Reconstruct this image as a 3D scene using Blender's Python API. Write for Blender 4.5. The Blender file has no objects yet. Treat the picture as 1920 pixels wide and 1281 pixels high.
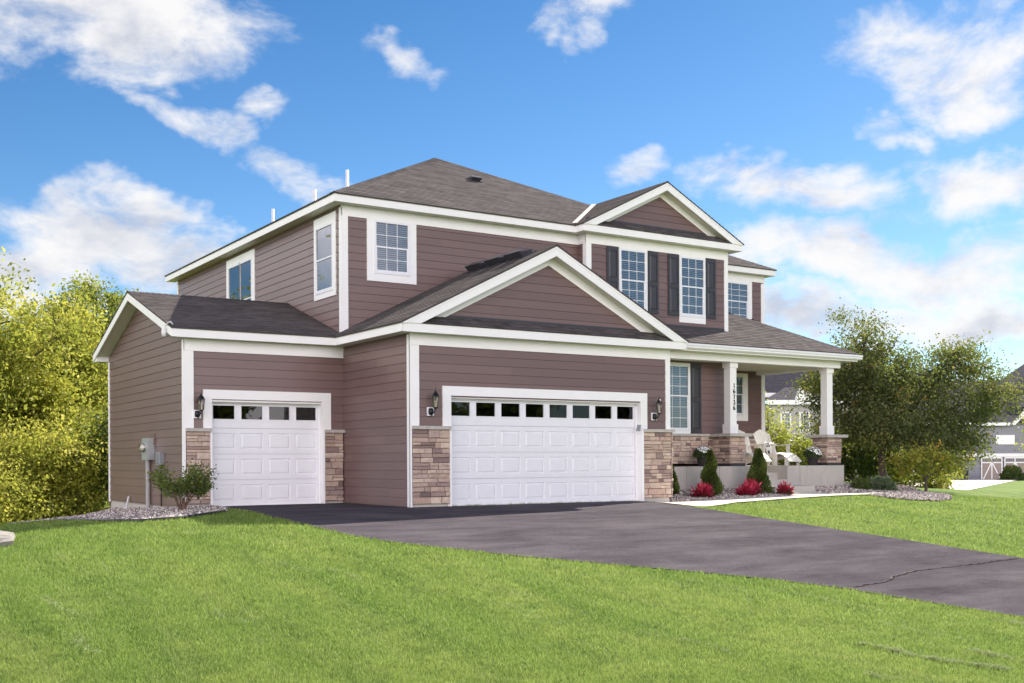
import bpy, math, random
import numpy as np
from mathutils import Vector, Matrix
SC = bpy.context.scene
COL = SC.collection
R_ = math.radians
# ------------------------------------------------------------------ camera
AZ = R_(57.05)
Dv = Vector((math.cos(AZ), math.sin(AZ), 0)); Rv = Vector((math.sin(AZ), -math.cos(AZ), 0)); Zv = Vector((0, 0, 1))
roll = 0.005
rr = Rv*math.cos(roll) - Zv*math.sin(roll); uu = Zv*math.cos(roll) + Rv*math.sin(roll)
CAMPOS = Vector((-10.2699, -19.5605, 0.8909))
cam = bpy.data.cameras.new("camera"); camo = bpy.data.objects.new("camera", cam); COL.objects.link(camo)
m = Matrix(((rr.x, uu.x, -Dv.x), (rr.y, uu.y, -Dv.y), (rr.z, uu.z, -Dv.z))).to_4x4(); m.translation = CAMPOS
camo.matrix_world = m
cam.sensor_width = 36; cam.lens = 36*2100/1920; cam.shift_y = (865-640.5)/1920; cam.clip_start = .1; cam.clip_end = 5000
SC.camera = camo
# ------------------------------------------------------------------ world
SUN_DIR = Vector((1.15, .42, 1.0)).normalized()       # towards the sun
SUN_EL = math.asin(SUN_DIR.z); SUN_AZ = math.atan2(SUN_DIR.y, SUN_DIR.x)
FILL_BANK = (16.0, 14.7, 15.2)
W = bpy.data.worlds.new("World"); SC.world = W; W.use_nodes = True
class N:
    "tiny node helper"
    def __init__(s, tree): s.t = tree; s.n = tree.nodes; s.l = tree.links
    def new(s, ty, **kw):
        n = s.n.new(ty)
        for k, v in kw.items():
            if k.startswith('_'): setattr(n, k[1:], v)
            else: s.put(n.inputs[k.replace('__', ' ')], v)
        return n
    def put(s, sock, v):
        if hasattr(v, 'is_output'): s.l.new(v, sock)
        elif v is not None: sock.default_value = v
    def math(s, op, a, b=None, c=None, clamp=False):
        n = s.n.new('ShaderNodeMath'); n.operation = op; n.use_clamp = clamp
        for i, v in enumerate((a, b, c)):
            if v is not None: s.put(n.inputs[i], v)
        return n.outputs[0]
    def vmath(s, op, a, b=None):
        n = s.n.new('ShaderNodeVectorMath'); n.operation = op
        s.put(n.inputs[0], a)
        if b is not None: s.put(n.inputs[1], b)
        return n.outputs['Value'] if op in ('DOT_PRODUCT', 'LENGTH') else n.outputs[0]
    def mix(s, f, a, b, bt='MIX'):
        n = s.n.new('ShaderNodeMix'); n.data_type = 'RGBA'; n.blend_type = bt
        s.put(n.inputs[0], f)
        for i, v in ((6, a), (7, b)):
            s.put(n.inputs[i], v if hasattr(v, 'is_output') else (*v, 1))
        return n.outputs[2]
    def noise(s, vec, sc, det=4, rough=.55, dist=0, col=False):
        n = s.n.new('ShaderNodeTexNoise'); n.inputs['Scale'].default_value = sc; n.inputs['Detail'].default_value = det
        n.inputs['Roughness'].default_value = rough; n.inputs['Distortion'].default_value = dist
        if vec is not None: s.put(n.inputs['Vector'], vec)
        return n.outputs[1 if col else 0]
    def ramp(s, f, stops, interp='LINEAR'):
        n = s.n.new('ShaderNodeValToRGB'); s.put(n.inputs[0], f); cr = n.color_ramp; cr.interpolation = interp
        while len(cr.elements) < len(stops): cr.elements.new(.5)
        for e, (p, c) in zip(cr.elements, stops): e.position = p; e.color = (*c, 1) if len(c) == 3 else c
        return n.outputs[0]
    def rng(s, v, a, b, c, d, smooth=False):
        n = s.n.new('ShaderNodeMapRange'); n.interpolation_type = 'SMOOTHSTEP' if smooth else 'LINEAR'
        for i, x in enumerate((v, a, b, c, d)): s.put(n.inputs[i], x)
        return n.outputs[0]
w = N(W.node_tree); w.n.clear()
sky = w.new('ShaderNodeTexSky', _sky_type='NISHITA', _sun_disc=False, _sun_elevation=SUN_EL, _sun_rotation=math.pi/2-SUN_AZ,
            _altitude=200, _air_density=1.0, _dust_density=.35, _ozone_density=3.0)
tc = w.new('ShaderNodeTexCoord').outputs['Generated']
hsv = w.new('ShaderNodeHueSaturation', Saturation=1.15, Value=.62, Color=sky.outputs[0])
wn = w.noise(tc, 5.5, 5, .6, col=True)
wv = w.vmath('SUBTRACT', wn, (.5, .5, .5))
n_ = w.n.new('ShaderNodeVectorMath'); n_.operation = 'SCALE'; w.put(n_.inputs[0], wv); n_.inputs['Scale'].default_value = .14
dirw = w.vmath('ADD', tc, n_.outputs[0])
CL = [(78.4,20.6,7.2,2.3,-4,1.0),(72.4,20.8,2.6,2.0,0,.72),(73.67,16.5,3.5,.6,25,.55),(69.33,14.8,4.2,.95,27,.74),(69.84,17.1,1.1,.7,0,.68),
(76.41,10.65,5.2,1.8,8,1.05),(80.6,9.2,3.8,1.2,0,.95),(75.67,12.06,1.9,1.3,0,.95),(79.2,12.0,1.7,.65,10,.8),(72.69,10.3,2.4,1.2,10,.85),
(53.26,21.86,2.0,1.1,0,.72),(53.53,20.92,.9,1.0,-40,.5),(50.32,14.93,1.25,.75,0,.58),(36.2,18.3,3.9,2.0,15,.78),(33.3,19.8,2.8,1.3,0,.6),
(42.82,13.05,4.09,1.4,12,.78),(37.0,9.4,7.4,1.4,3,.98),(33.0,12.6,3.2,1.5,12,.85),(42.59,6.8,3.82,.9,5,.85),(33.82,6.5,3.27,.9,0,.9),
(38.05,15.39,1.5,.6,0,.52),(62.93,19.95,1.5,.65,0,.4),(39.07,7.2,5.5,.8,0,.6),(80.2,7.2,4.0,.8,0,.7),
(120,25,22,7,0,.9),(170,18,25,6,0,.9),(-120,30,20,9,0,.9),(-60,20,22,6,0,.9),(-170,35,20,8,0,.8),(0,16,12,4,0,.9),(100,14,9,3,0,.9)]
cov = None
for az, el, ra, rb, rot, wt in CL:
    a, e = R_(az), R_(el)
    c = Vector((math.cos(e)*math.cos(a), math.cos(e)*math.sin(a), math.sin(e)))
    right = Vector((math.sin(a), -math.cos(a), 0)); up = right.cross(c)
    r = R_(rot)
    A = (right*math.cos(r) - up*math.sin(r))/R_(ra); B = (up*math.cos(r) + right*math.sin(r))/R_(rb)
    dlt = w.vmath('SUBTRACT', dirw, tuple(c))
    q = w.math('ADD', w.math('POWER', w.vmath('DOT_PRODUCT', dlt, tuple(A)), 2), w.math('POWER', w.vmath('DOT_PRODUCT', dlt, tuple(B)), 2))
    q = w.math('MULTIPLY', w.math('SUBTRACT', 1.0, w.math('MULTIPLY', q, .5)), wt)
    cov = q if cov is None else w.math('MAXIMUM', cov, q)
cov = w.math('MAXIMUM', cov, -.6)
mp = w.new('ShaderNodeMapping', Vector=tc); mp.inputs['Scale'].default_value = (1, 1, 1.9)
fb = w.noise(mp.outputs[0], 11, 9, .62, .25)
den = w.math('ADD', cov, w.math('MULTIPLY', w.math('SUBTRACT', fb, .5), 2.7))
alpha = w.rng(den, .06, 1.0, 0, 1, True)
off = w.vmath('ADD', mp.outputs[0], (.03, .005, .05))
fb2 = w.noise(off, 11, 6, .6, .25)
sh = w.math('ADD', w.math('MULTIPLY', w.math('SUBTRACT', fb, fb2), 1.6), w.math('MULTIPLY', w.math('SUBTRACT', den, .9), -.42))
sh = w.rng(sh, -.45, .25, 0, 1, True)
ccol = w.mix(sh, (2.0, 2.12, 2.5), (3.55, 3.5, 3.48))
elz = w.rng(w.new('ShaderNodeSeparateXYZ', Vector=tc).outputs[2], .08, .38, 0, 1)
skb = w.mix(1.0, hsv.outputs[0], w.mix(elz, (.66, .76, .84), (.37, .57, .68)), 'MULTIPLY')
skc = w.mix(w.math('MULTIPLY', alpha, .97), skb, ccol)
# broad bright bank added to the unseen sky behind the photographer as fill light
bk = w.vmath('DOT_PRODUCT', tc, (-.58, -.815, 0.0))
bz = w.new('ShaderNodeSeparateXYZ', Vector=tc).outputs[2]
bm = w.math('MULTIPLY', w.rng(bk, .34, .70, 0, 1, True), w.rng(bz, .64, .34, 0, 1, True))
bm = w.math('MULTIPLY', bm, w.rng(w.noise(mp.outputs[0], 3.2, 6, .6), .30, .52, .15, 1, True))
skc = w.mix(bm, skc, FILL_BANK)
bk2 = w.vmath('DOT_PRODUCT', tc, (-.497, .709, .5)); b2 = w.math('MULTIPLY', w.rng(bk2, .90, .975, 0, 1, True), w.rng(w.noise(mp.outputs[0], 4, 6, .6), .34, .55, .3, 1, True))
skc = w.mix(b2, skc, (15, 13.6, 13.2))  # added bright patch in the unseen sky, gives the left walls their sheen
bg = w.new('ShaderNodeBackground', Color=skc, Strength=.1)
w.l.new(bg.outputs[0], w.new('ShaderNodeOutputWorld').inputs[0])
# ------------------------------------------------------------------ sun
sl = bpy.data.lights.new("sun", 'SUN'); sl.energy = 3.6; sl.angle = R_(.5); sl.color = (1, .93, .82)
so = bpy.data.objects.new("sun", sl); COL.objects.link(so); so.rotation_euler = (-SUN_DIR).to_track_quat('-Z', 'Y').to_euler(); so.location = (30, 10, 30)
SC.view_settings.view_transform = 'Standard'; SC.view_settings.look = 'None'; SC.view_settings.gamma = 1
SC.view_settings.exposure = 1.5
SC.cycles.max_bounces = 8; SC.cycles.transparent_max_bounces = 12; SC.cycles.caustics_reflective = False; SC.cycles.caustics_refractive = False

# ================================================================== helpers
def tag(o, label=None, cat=None, group=None, kind=None):
    if label: o['label'] = label
    if cat: o['category'] = cat
    if group: o['group'] = group
    if kind: o['kind'] = kind
    return o
def empty(name, loc=(0, 0, 0), rz=0, label=None, cat=None, group=None):
    o = bpy.data.objects.new(name, None); COL.objects.link(o); o.location = loc; o.rotation_euler = (0, 0, rz); o.empty_display_size = .2
    return tag(o, label, cat, group)
def copy_tree(o, parent=None):
    c = o.copy(); COL.objects.link(c)
    if parent: c.parent = parent
    for ch in [x for x in bpy.data.objects if x.parent == o]: copy_tree(ch, c)
    return c
class MB:
    def __init__(s): s.v = []; s.f = []; s.uv = []; s.rnd = []; s.sm = []
    def poly(s, pts, uv=None, rnd=.5, sm=False):
        i = len(s.v); s.v += [tuple(p) for p in pts]; s.f.append(tuple(range(i, i+len(pts))))
        s.uv.append(uv if uv else [(0, 0)]*len(pts)); s.rnd.append(rnd); s.sm.append(sm)
    def hexa(s, p, rnd=.5):
        for q in ((0, 3, 2, 1), (4, 5, 6, 7), (0, 1, 5, 4), (1, 2, 6, 5), (2, 3, 7, 6), (3, 0, 4, 7)): s.poly([p[i] for i in q], rnd=rnd)
    def box(s, x0, x1, y0, y1, z0, z1, rnd=.5):
        s.hexa([(x0, y0, z0), (x1, y0, z0), (x1, y1, z0), (x0, y1, z0), (x0, y0, z1), (x1, y0, z1), (x1, y1, z1), (x0, y1, z1)], rnd)
    def prism(s, pts, d, rnd=.5):
        d = Vector(d); a = [Vector(p) for p in pts]; b = [p+d for p in a]
        s.poly(a, rnd=rnd); s.poly(b[::-1], rnd=rnd)
        for i in range(len(a)):
            j = (i+1) % len(a); s.poly([a[i], b[i], b[j], a[j]], rnd=rnd)
    def tube(s, path, r, n=8, rnd=.5, caps=True):
        path = [Vector(p) for p in path]
        if not hasattr(r, '__len__'): r = [r]*len(path)
        base = len(s.v); prev = None
        for i, p in enumerate(path):
            t = (path[min(i+1, len(path)-1)]-path[max(i-1, 0)]).normalized()
            a = t.cross(Vector((0, 0, 1)) if abs(t.z) < .9 else Vector((1, 0, 0))).normalized() if prev is None else (prev - t*prev.dot(t)).normalized()
            prev = a; b = t.cross(a)
            for k in range(n):
                th = 2*math.pi*k/n; s.v.append(tuple(p+(a*math.cos(th)+b*math.sin(th))*r[i]))
        for i in range(len(path)-1):
            for k in range(n):
                k2 = (k+1) % n; s.f.append((base+i*n+k, base+i*n+k2, base+(i+1)*n+k2, base+(i+1)*n+k)); s.uv.append([(0, 0)]*4); s.rnd.append(rnd); s.sm.append(True)
        if caps:
            for i in (0, len(path)-1):
                s.f.append(tuple(base+i*n+k for k in range(n))); s.uv.append([(0, 0)]*n); s.rnd.append(rnd); s.sm.append(False)
    def lathe(s, prof, c=(0, 0, 0), n=24, rnd=.5):
        base = len(s.v)
        for r, z in prof:
            for k in range(n):
                th = 2*math.pi*k/n; s.v.append((c[0]+r*math.cos(th), c[1]+r*math.sin(th), c[2]+z))
        for i in range(len(prof)-1):
            for k in range(n):
                k2 = (k+1) % n; s.f.append((base+i*n+k, base+i*n+k2, base+(i+1)*n+k2, base+(i+1)*n+k)); s.uv.append([(0, 0)]*4); s.rnd.append(rnd); s.sm.append(n > 8)
        for i in (0, len(prof)-1):
            if prof[i][0] > 1e-4: s.f.append(tuple(base+i*n+k for k in range(n))); s.uv.append([(0, 0)]*n); s.rnd.append(rnd); s.sm.append(False)
    def build(s, name, mat, parent=None, loc=None):
        me = bpy.data.meshes.new(name); me.from_pydata(s.v, [], s.f)
        if any(u[0] != (0, 0) or u[-1] != (0, 0) for u in s.uv if len(u)):
            l = me.uv_layers.new(name='UVMap'); flat = [c for u in s.uv for p in u for c in p]; l.data.foreach_set('uv', flat)
        a = me.attributes.new('rnd', 'FLOAT', 'FACE'); a.data.foreach_set('value', s.rnd)
        me.polygons.foreach_set('use_smooth', s.sm)
        me.materials.append(mat); me.update()
        o = bpy.data.objects.new(name, me); COL.objects.link(o)
        if parent: o.parent = parent
        if loc: o.location = loc
        return o
def np_mesh(name, V, F, rnd, mat, parent=None, smooth=False):
    "V (n,3), F (m,k) all faces with k corners"
    me = bpy.data.meshes.new(name); nf, k = F.shape
    me.vertices.add(len(V)); me.vertices.foreach_set('co', np.ascontiguousarray(V, np.float32).ravel())
    me.loops.add(nf*k); me.loops.foreach_set('vertex_index', np.ascontiguousarray(F, np.int32).ravel())
    me.polygons.add(nf); me.polygons.foreach_set('loop_start', np.arange(nf, dtype=np.int32)*k)
    try: me.polygons.foreach_set('loop_total', np.full(nf, k, np.int32))
    except Exception: pass
    me.polygons.foreach_set('use_smooth', np.full(nf, smooth))
    a = me.attributes.new('rnd', 'FLOAT', 'FACE'); a.data.foreach_set('value', np.ascontiguousarray(rnd, np.float32))
    me.materials.append(mat); me.update(calc_edges=True)
    o = bpy.data.objects.new(name, me); COL.objects.link(o)
    if parent: o.parent = parent
    return o

class Fr:
    "flat frame: P(u, v, out)"
    def __init__(s, o, U, V=(0, 0, 1), n=(0, -1, 0)): s.o = Vector(o); s.U = Vector(U).normalized(); s.V = Vector(V).normalized(); s.n = Vector(n).normalized()
    def P(s, u, v, out=0): return s.o+s.U*u+s.V*v+s.n*out
    def box(s, mb, u0, u1, v0, v1, o0, o1, rnd=.5):
        mb.hexa([s.P(u0, v0, o0), s.P(u1, v0, o0), s.P(u1, v0, o1), s.P(u0, v0, o1), s.P(u0, v1, o0), s.P(u1, v1, o0), s.P(u1, v1, o1), s.P(u0, v1, o1)], rnd)
def front(y): return Fr((0, y, 0), (1, 0, 0))
def left(x): return Fr((x, 0, 0), (0, 1, 0), n=(-1, 0, 0))
def rightf(x): return Fr((x, 0, 0), (0, 1, 0), n=(1, 0, 0))
def clip(poly, ax, val, keep_less):
    out = []
    for i in range(len(poly)):
        a, b = poly[i], poly[(i+1) % len(poly)]
        ia = (a[ax] <= val) if keep_less else (a[ax] >= val); ib = (b[ax] <= val) if keep_less else (b[ax] >= val)
        if ia: out.append(a)
        if ia != ib:
            t = (val-a[ax])/(b[ax]-a[ax]); out.append((a[0]+(b[0]-a[0])*t, a[1]+(b[1]-a[1])*t))
    return out
def lap(mb, F, poly, expo, lip, base=.003, v0=0.0, length=3.66, seed=1, gap=.003, joints=True, groove=0):
    "overlapping boards / shingle courses clipped to a convex polygon in (u,v)"
    rg = random.Random(seed); lo = min(p[1] for p in poly); hi = max(p[1] for p in poly)
    k = math.floor((lo-v0)/expo)
    while v0+k*expo < hi-1e-4:
        rk = random.Random(seed*7919+k); a = v0+k*expo; b = a+expo
        band = clip(clip(poly, 1, a, False), 1, b, True); k += 1
        if len(band) < 3: continue
        u0 = min(p[0] for p in band); u1 = max(p[0] for p in band)
        cuts = [u0]
        if joints:
            c = u0-rk.random()*length*.9+length*.2
            while c < u1:
                if c > u0+.1 and c < u1-.1: cuts.append(c)
                c += length*(.75+.4*rk.random())
        cuts.append(u1)
        for i in range(len(cuts)-1):
            pc = clip(clip(band, 0, cuts[i]+(gap/2 if i else 0), False), 0, cuts[i+1]-(gap/2 if i < len(cuts)-2 else 0), True)
            if len(pc) < 3: continue
            h = lambda v: lip+(base-lip)*(v-a)/expo
            rn = rk.random()
            if groove:
                pc = clip(pc, 1, a+groove, False)
                if len(pc) < 3: continue
            mb.poly([F.P(u, v, h(v)) for u, v in pc], uv=[(u, v) for u, v in pc], rnd=rn)
            a_ = a+groove; e = [p for p in pc if abs(p[1]-a_) < 1e-6]
            if len(e) >= 2:
                x0 = min(p[0] for p in e); x1 = max(p[0] for p in e)
                mb.poly([F.P(x0, a_, h(a_)), F.P(x0, a_, 0), F.P(x1, a_, 0), F.P(x1, a_, h(a_))], uv=[(x0, a)]*4, rnd=rn)
    mb.poly([F.P(u, v, 0) for u, v in poly], uv=[(u, v) for u, v in poly], rnd=.1)

# ================================================================== materials
def mat(name):
    M = bpy.data.materials.new(name); M.use_nodes = True; t = N(M.node_tree); t.n.clear()
    out = t.new('ShaderNodeOutputMaterial'); b = t.new('ShaderNodeBsdfPrincipled'); t.l.new(b.outputs[0], out.inputs[0])
    return M, t, b
def bump(t, h, strength, dist=.01):
    n = t.new('ShaderNodeBump', Strength=strength, Distance=dist, Height=h); return n.outputs[0]
def attr(t, name='rnd'): return t.new('ShaderNodeAttribute', _attribute_name=name).outputs['Fac']
def obj(t): return t.new('ShaderNodeTexCoord').outputs['Object']
def mapped(t, sc, src=None):
    mp = t.new('ShaderNodeMapping', Vector=src or obj(t)); mp.inputs['Scale'].default_value = sc; return mp.outputs[0]
def simple(name, col, rough=.5, metal=0, var=.06, nscale=6, bmp=.0, bscale=80, spec=.5, mottle=None):
    M, t, b = mat(name); n = t.noise(obj(t), nscale, 5)
    c2 = mottle or tuple(max(0, x*(1-var*2.2)) for x in col)
    t.put(b.inputs['Base Color'], t.mix(t.rng(n, .3, .72, 0, 1), col, c2))
    b.inputs['Roughness'].default_value = rough; b.inputs['Metallic'].default_value = metal; b.inputs['Specular IOR Level'].default_value = spec
    if bmp: t.put(b.inputs['Normal'], bump(t, t.noise(obj(t), bscale, 4), bmp))
    return M
def siding_mat(name, c):
    M, t, b = mat(name); r = attr(t)
    g = t.noise(mapped(t, (1.6, 1.6, 45)), 4, 5, .65)
    big = t.noise(obj(t), .7, 3)
    f = t.math('ADD', t.math('MULTIPLY', r, .55), t.math('MULTIPLY', g, .45))
    col = t.mix(t.rng(f, .15, .85, 0, 1), tuple(x*.87 for x in c), tuple(x*1.13 for x in c))
    col = t.mix(t.rng(big, .35, .7, 0, .25), col, tuple(x*.8 for x in c))
    t.put(b.inputs['Base Color'], col); b.inputs['Roughness'].default_value = .38; b.inputs['Specular IOR Level'].default_value = .6
    t.put(b.inputs['Normal'], bump(t, g, .35, .004)); return M
M_SIDE = siding_mat('lap_siding_brown', (.162, .100, .093))
M_TRIM = simple('white_trim_paint', (.87, .86, .86), .45, var=.02, nscale=3, bmp=.05)
M_VINYL = simple('white_vinyl', (.80, .80, .84), .3, var=.02)
M_DOOR = None
def soffit_mat():
    M, t, b = mat('soffit'); uv = t.new('ShaderNodeTexCoord').outputs['UV']
    sx = t.new('ShaderNodeSeparateXYZ', Vector=uv).outputs[0]
    f = t.math('FRACT', t.math('DIVIDE', sx, .1)); gro = t.rng(f, .0, .1, 0, 1)
    t.put(b.inputs['Base Color'], t.mix(gro, (.42, .40, .33), (.66, .64, .56))); b.inputs['Roughness'].default_value = .5
    t.put(b.inputs['Normal'], bump(t, gro, .8, .01)); return M
M_SOFF = soffit_mat()
def shingle_mat(name, a, bb, dark):
    M, t, b = mat(name); uv = t.new('ShaderNodeTexCoord').outputs['UV']
    br = t.new('ShaderNodeTexBrick', Vector=uv, Scale=1, Mortar__Size=.004, Bias=0, Brick__Width=.19, Row__Height=.14)
    br.offset = .37; br.offset_frequency = 2
    br.inputs['Color1'].default_value = (0, 0, 0, 1); br.inputs['Color2'].default_value = (1, 1, 1, 1); br.inputs['Mortar'].default_value = (.5, .5, .5, 1)
    br2 = t.new('ShaderNodeTexBrick', Vector=t.vmath('ADD', uv, (.17, 0, 0)), Scale=1, Mortar__Size=.0, Bias=-.2, Brick__Width=.41, Row__Height=.14)
    br2.inputs['Color1'].default_value = (0, 0, 0, 1); br2.inputs['Color2'].default_value = (1, 1, 1, 1)
    f = t.math('ADD', t.math('MULTIPLY', br.outputs[0], .5), t.math('MULTIPLY', br2.outputs[0], .5))
    gr = t.noise(uv, 160, 3, .7); big = t.noise(uv, .8, 3)
    f = t.math('ADD', t.math('MULTIPLY', t.math('SUBTRACT', f, .5), .7), t.math('ADD', .5, t.math('MULTIPLY', t.math('SUBTRACT', gr, .5), 1.3)))
    c = t.ramp(f, [(0, dark), (.45, a), (1, bb)])
    c = t.mix(t.rng(big, .4, .75, 0, .3), c, dark)
    t.put(b.inputs['Base Color'], c); b.inputs['Roughness'].default_value = 1; b.inputs['Specular IOR Level'].default_value = .05
    h = t.math('ADD', t.math('MULTIPLY', br.outputs[0], .6), t.math('MULTIPLY', gr, .35))
    t.put(b.inputs['Normal'], bump(t, h, .6, .008)); return M
M_ROOF = shingle_mat('asphalt_shingle', (.108, .095, .093), (.180, .158, .152), (.042, .038, .042))
M_ROOFN = shingle_mat('neighbour_shingle', (.075, .07, .085), (.11, .10, .12), (.04, .038, .05))
def stone_mat():
    M, t, b = mat('ledge_stone'); r = attr(t)
    c = t.ramp(r, [(0, (.16, .115, .11)), (.10, (.30, .21, .19)), (.24, (.52, .39, .32)), (.45, (.66, .51, .41)), (.62, (.50, .35, .28)), (.78, (.76, .61, .49)), (.92, (.60, .46, .39)), (1, (.34, .25, .24))])
    n = t.noise(obj(t), 9, 6, .65); n2 = t.noise(mapped(t, (14, 14, 40)), 2.5, 5, .7)
    c = t.mix(t.rng(n, .42, .72, 0, .5), c, (.26, .18, .17)); c = t.mix(t.rng(n2, .5, .8, 0, .5), c, (.58, .47, .40))
    t.put(b.inputs['Base Color'], c); b.inputs['Roughness'].default_value = .85
    t.put(b.inputs['Normal'], bump(t, t.math('ADD', n, n2), .9, .02)); return M
M_STONE = stone_mat()
M_CAP = simple('limestone_cap', (.50, .47, .43), .8, var=.12, nscale=14, bmp=.3, bscale=40)
def concrete(name, c, stain=.35):
    M, t, b = mat(name); o = obj(t); n = t.noise(o, 1.6, 6, .6); n2 = t.noise(o, 35, 4, .7); st = t.noise(mapped(t, (3, 3, .7)), 2, 5, .6)
    c1 = t.mix(t.rng(n, .35, .7, 0, 1), c, tuple(x*.82 for x in c)); c1 = t.mix(t.rng(st, .5, .8, 0, stain), c1, tuple(x*.55 for x in c)); c1 = t.mix(t.rng(n2, .4, .75, 0, .25), c1, tuple(x*.7 for x in c))
    t.put(b.inputs['Base Color'], c1); b.inputs['Roughness'].default_value = .88; t.put(b.inputs['Normal'], bump(t, t.math('ADD', n2, t.noise(o, 140, 2)), .25, .006)); return M
M_CONC = concrete('cast_concrete', (.53, .495, .45)); M_WALK = concrete('walk_concrete', (.72, .655, .56), .08)
def asphalt():
    M, t, b = mat('asphalt'); o = obj(t); n = t.noise(mapped(t, (.22, .62, 1)), 3.2, 7, .68, .4); n2 = t.noise(o, 90, 4, .8); sp = t.noise(o, 30, 3, .7)
    c = t.ramp(t.math('ADD', t.math('MULTIPLY', n, .75), t.math('MULTIPLY', t.noise(o, .6, 4), .3)), [(.33, (.044, .038, .045)), (.48, (.076, .066, .076)), (.66, (.120, .106, .115))])
    c = t.mix(t.rng(n2, .5, .8, 0, .55), c, (.15, .135, .14)); c = t.mix(t.rng(sp, .5, .75, 0, .6), c, (.018, .016, .02))
    t.put(b.inputs['Base Color'], c); b.inputs['Roughness'].default_value = 1; b.inputs['Specular IOR Level'].default_value = .03; t.put(b.inputs['Normal'], bump(t, t.math('ADD', n2, t.noise(o, 22, 4, .75)), .7, .010)); return M
M_ASPH = asphalt()
def grasscol(t, r=None):
    o = t.new('ShaderNodeNewGeometry').outputs['Position']
    big = t.noise(mapped(t, (1.0, .33, 1), o), .8, 4, .6); mid = t.noise(o, 3.0, 5, .65); dry = t.noise(mapped(t, (3.6, .42, 1), o), 1.3, 6, .66, .5)
    c = t.mix(t.rng(big, .38, .62, 0, 1), (.130, .225, .042), (.285, .345, .095))
    c = t.mix(t.rng(mid, .44, .64, 0, .8), c, (.07, .145, .032)); c = t.mix(t.rng(dry, .52, .74, 0, .75), c, (.30, .34, .14))
    sw = t.math('SINE', t.math('MULTIPLY', t.math('ADD', t.new('ShaderNodeSeparateXYZ', Vector=o).outputs[0], t.math('MULTIPLY', big, .8)), 5.6)); c = t.mix(t.rng(sw, -.6, .8, 0, .42), c, (.21, .31, .07))
    if r is not None:
        c = t.mix(t.rng(r, .0, .4, .9, 0), c, (.04, .08, .02)); c = t.mix(t.rng(r, .68, 1, 0, .9), c, (.36, .43, .16))
    return c
def grass_mats():
    M, t, b = mat('lawn_soil_and_thatch'); c = grasscol(t); o = obj(t); fine = t.noise(o, 55, 4, .7)
    c = t.mix(t.rng(fine, .35, .7, .5, 0), c, (.07, .11, .03)); t.put(b.inputs['Base Color'], c); b.inputs['Roughness'].default_value = .95; b.inputs['Specular IOR Level'].default_value = .1
    t.put(b.inputs['Normal'], bump(t, fine, .9, .03))
    M2, t, b = mat('grass_blade'); c = grasscol(t, attr(t)); t.put(b.inputs['Base Color'], c); b.inputs['Roughness'].default_value = .8; b.inputs['Specular IOR Level'].default_value = .05
    tr = t.new('ShaderNodeBsdfTranslucent', Color=t.mix(.35, c, (.48, .64, .14))); mx = t.new('ShaderNodeMixShader', Fac=.4)
    t.l.new(b.outputs[0], mx.inputs[1]); t.l.new(tr.outputs[0], mx.inputs[2]); t.l.new(mx.outputs[0], [n for n in t.n if n.type == 'OUTPUT_MATERIAL'][0].inputs[0])
    return M, M2
M_LAWN, M_BLADE = grass_mats()
def leafmat(name, stops, trans=.45, tcol=(.6, .7, .05), rough=.5, spec=.4):
    M, t, b = mat(name); c = t.ramp(attr(t), stops); t.put(b.inputs['Base Color'], c); b.inputs['Roughness'].default_value = rough; b.inputs['Specular IOR Level'].default_value = spec
    if trans:
        tr = t.new('ShaderNodeBsdfTranslucent', Color=t.mix(.4, c, tcol)); mx = t.new('ShaderNodeMixShader', Fac=trans)
        t.l.new(b.outputs[0], mx.inputs[1]); t.l.new(tr.outputs[0], mx.inputs[2]); t.l.new(mx.outputs[0], [n for n in t.n if n.type == 'OUTPUT_MATERIAL'][0].inputs[0])
    return M
M_LBIRCH = leafmat('leaves_yellow_green', [(0, (.11, .145, .025)), (.45, (.29, .31, .05)), (.8, (.50, .47, .085)), (1, (.70, .62, .22))], .48, (.62, .64, .10), .6, .15)
M_LCRAB = leafmat('leaves_crabapple', [(0, (.045, .062, .03)), (.5, (.105, .125, .052)), (.85, (.19, .20, .08)), (.96, (.34, .31, .08)), (1, (.42, .22, .07))], .33, (.5, .6, .05), .62, .2)
M_LSMALL = leafmat('leaves_turning', [(0, (.11, .16, .03)), (.4, (.26, .29, .05)), (.8, (.48, .40, .07)), (1, (.55, .26, .07))], .5)
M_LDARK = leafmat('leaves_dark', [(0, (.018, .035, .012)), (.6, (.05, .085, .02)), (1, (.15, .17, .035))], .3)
M_LYEL = leafmat('leaves_yellow_bush', [(0, (.14, .18, .04)), (.5, (.36, .38, .08)), (1, (.62, .55, .22))], .45)
M_LGREY = leafmat('leaves_grey_green', [(0, (.06, .10, .055)), (.6, (.14, .19, .11)), (1, (.30, .36, .22))], .25)
M_LSHRUB = leafmat('leaves_shrub', [(0, (.03, .055, .015)), (.6, (.07, .11, .025)), (1, (.18, .19, .04))], .3)
M_YEW = leafmat('topiary_needles', [(0, (.04, .065, .017)), (.6, (.115, .155, .038)), (1, (.22, .27, .07))], .25)
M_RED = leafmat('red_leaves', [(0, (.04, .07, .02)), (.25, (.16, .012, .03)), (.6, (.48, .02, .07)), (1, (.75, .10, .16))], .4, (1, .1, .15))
M_MUM = leafmat('mum_leaves', [(0, (.02, .045, .015)), (1, (.08, .13, .04))], .2)
M_PETAL = simple('white_petals', (.85, .85, .80), .6)
M_BARK = simple('bark', (.11, .085, .068), .9, var=.25, nscale=12, bmp=.6, bscale=25)
M_BARKR = simple('reddish_stem', (.20, .12, .09), .8, var=.2)
M_SHUT = simple('shutter_charcoal', (.040, .038, .047), .42, var=.06)
M_BLACK = simple('black_metal', (.012, .012, .014), .35, metal=.3)
M_DARK = simple('dark_room', (.02, .022, .025), .8)
M_BLIND = simple('blind_slats', (.62, .64, .66), .5)
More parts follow.
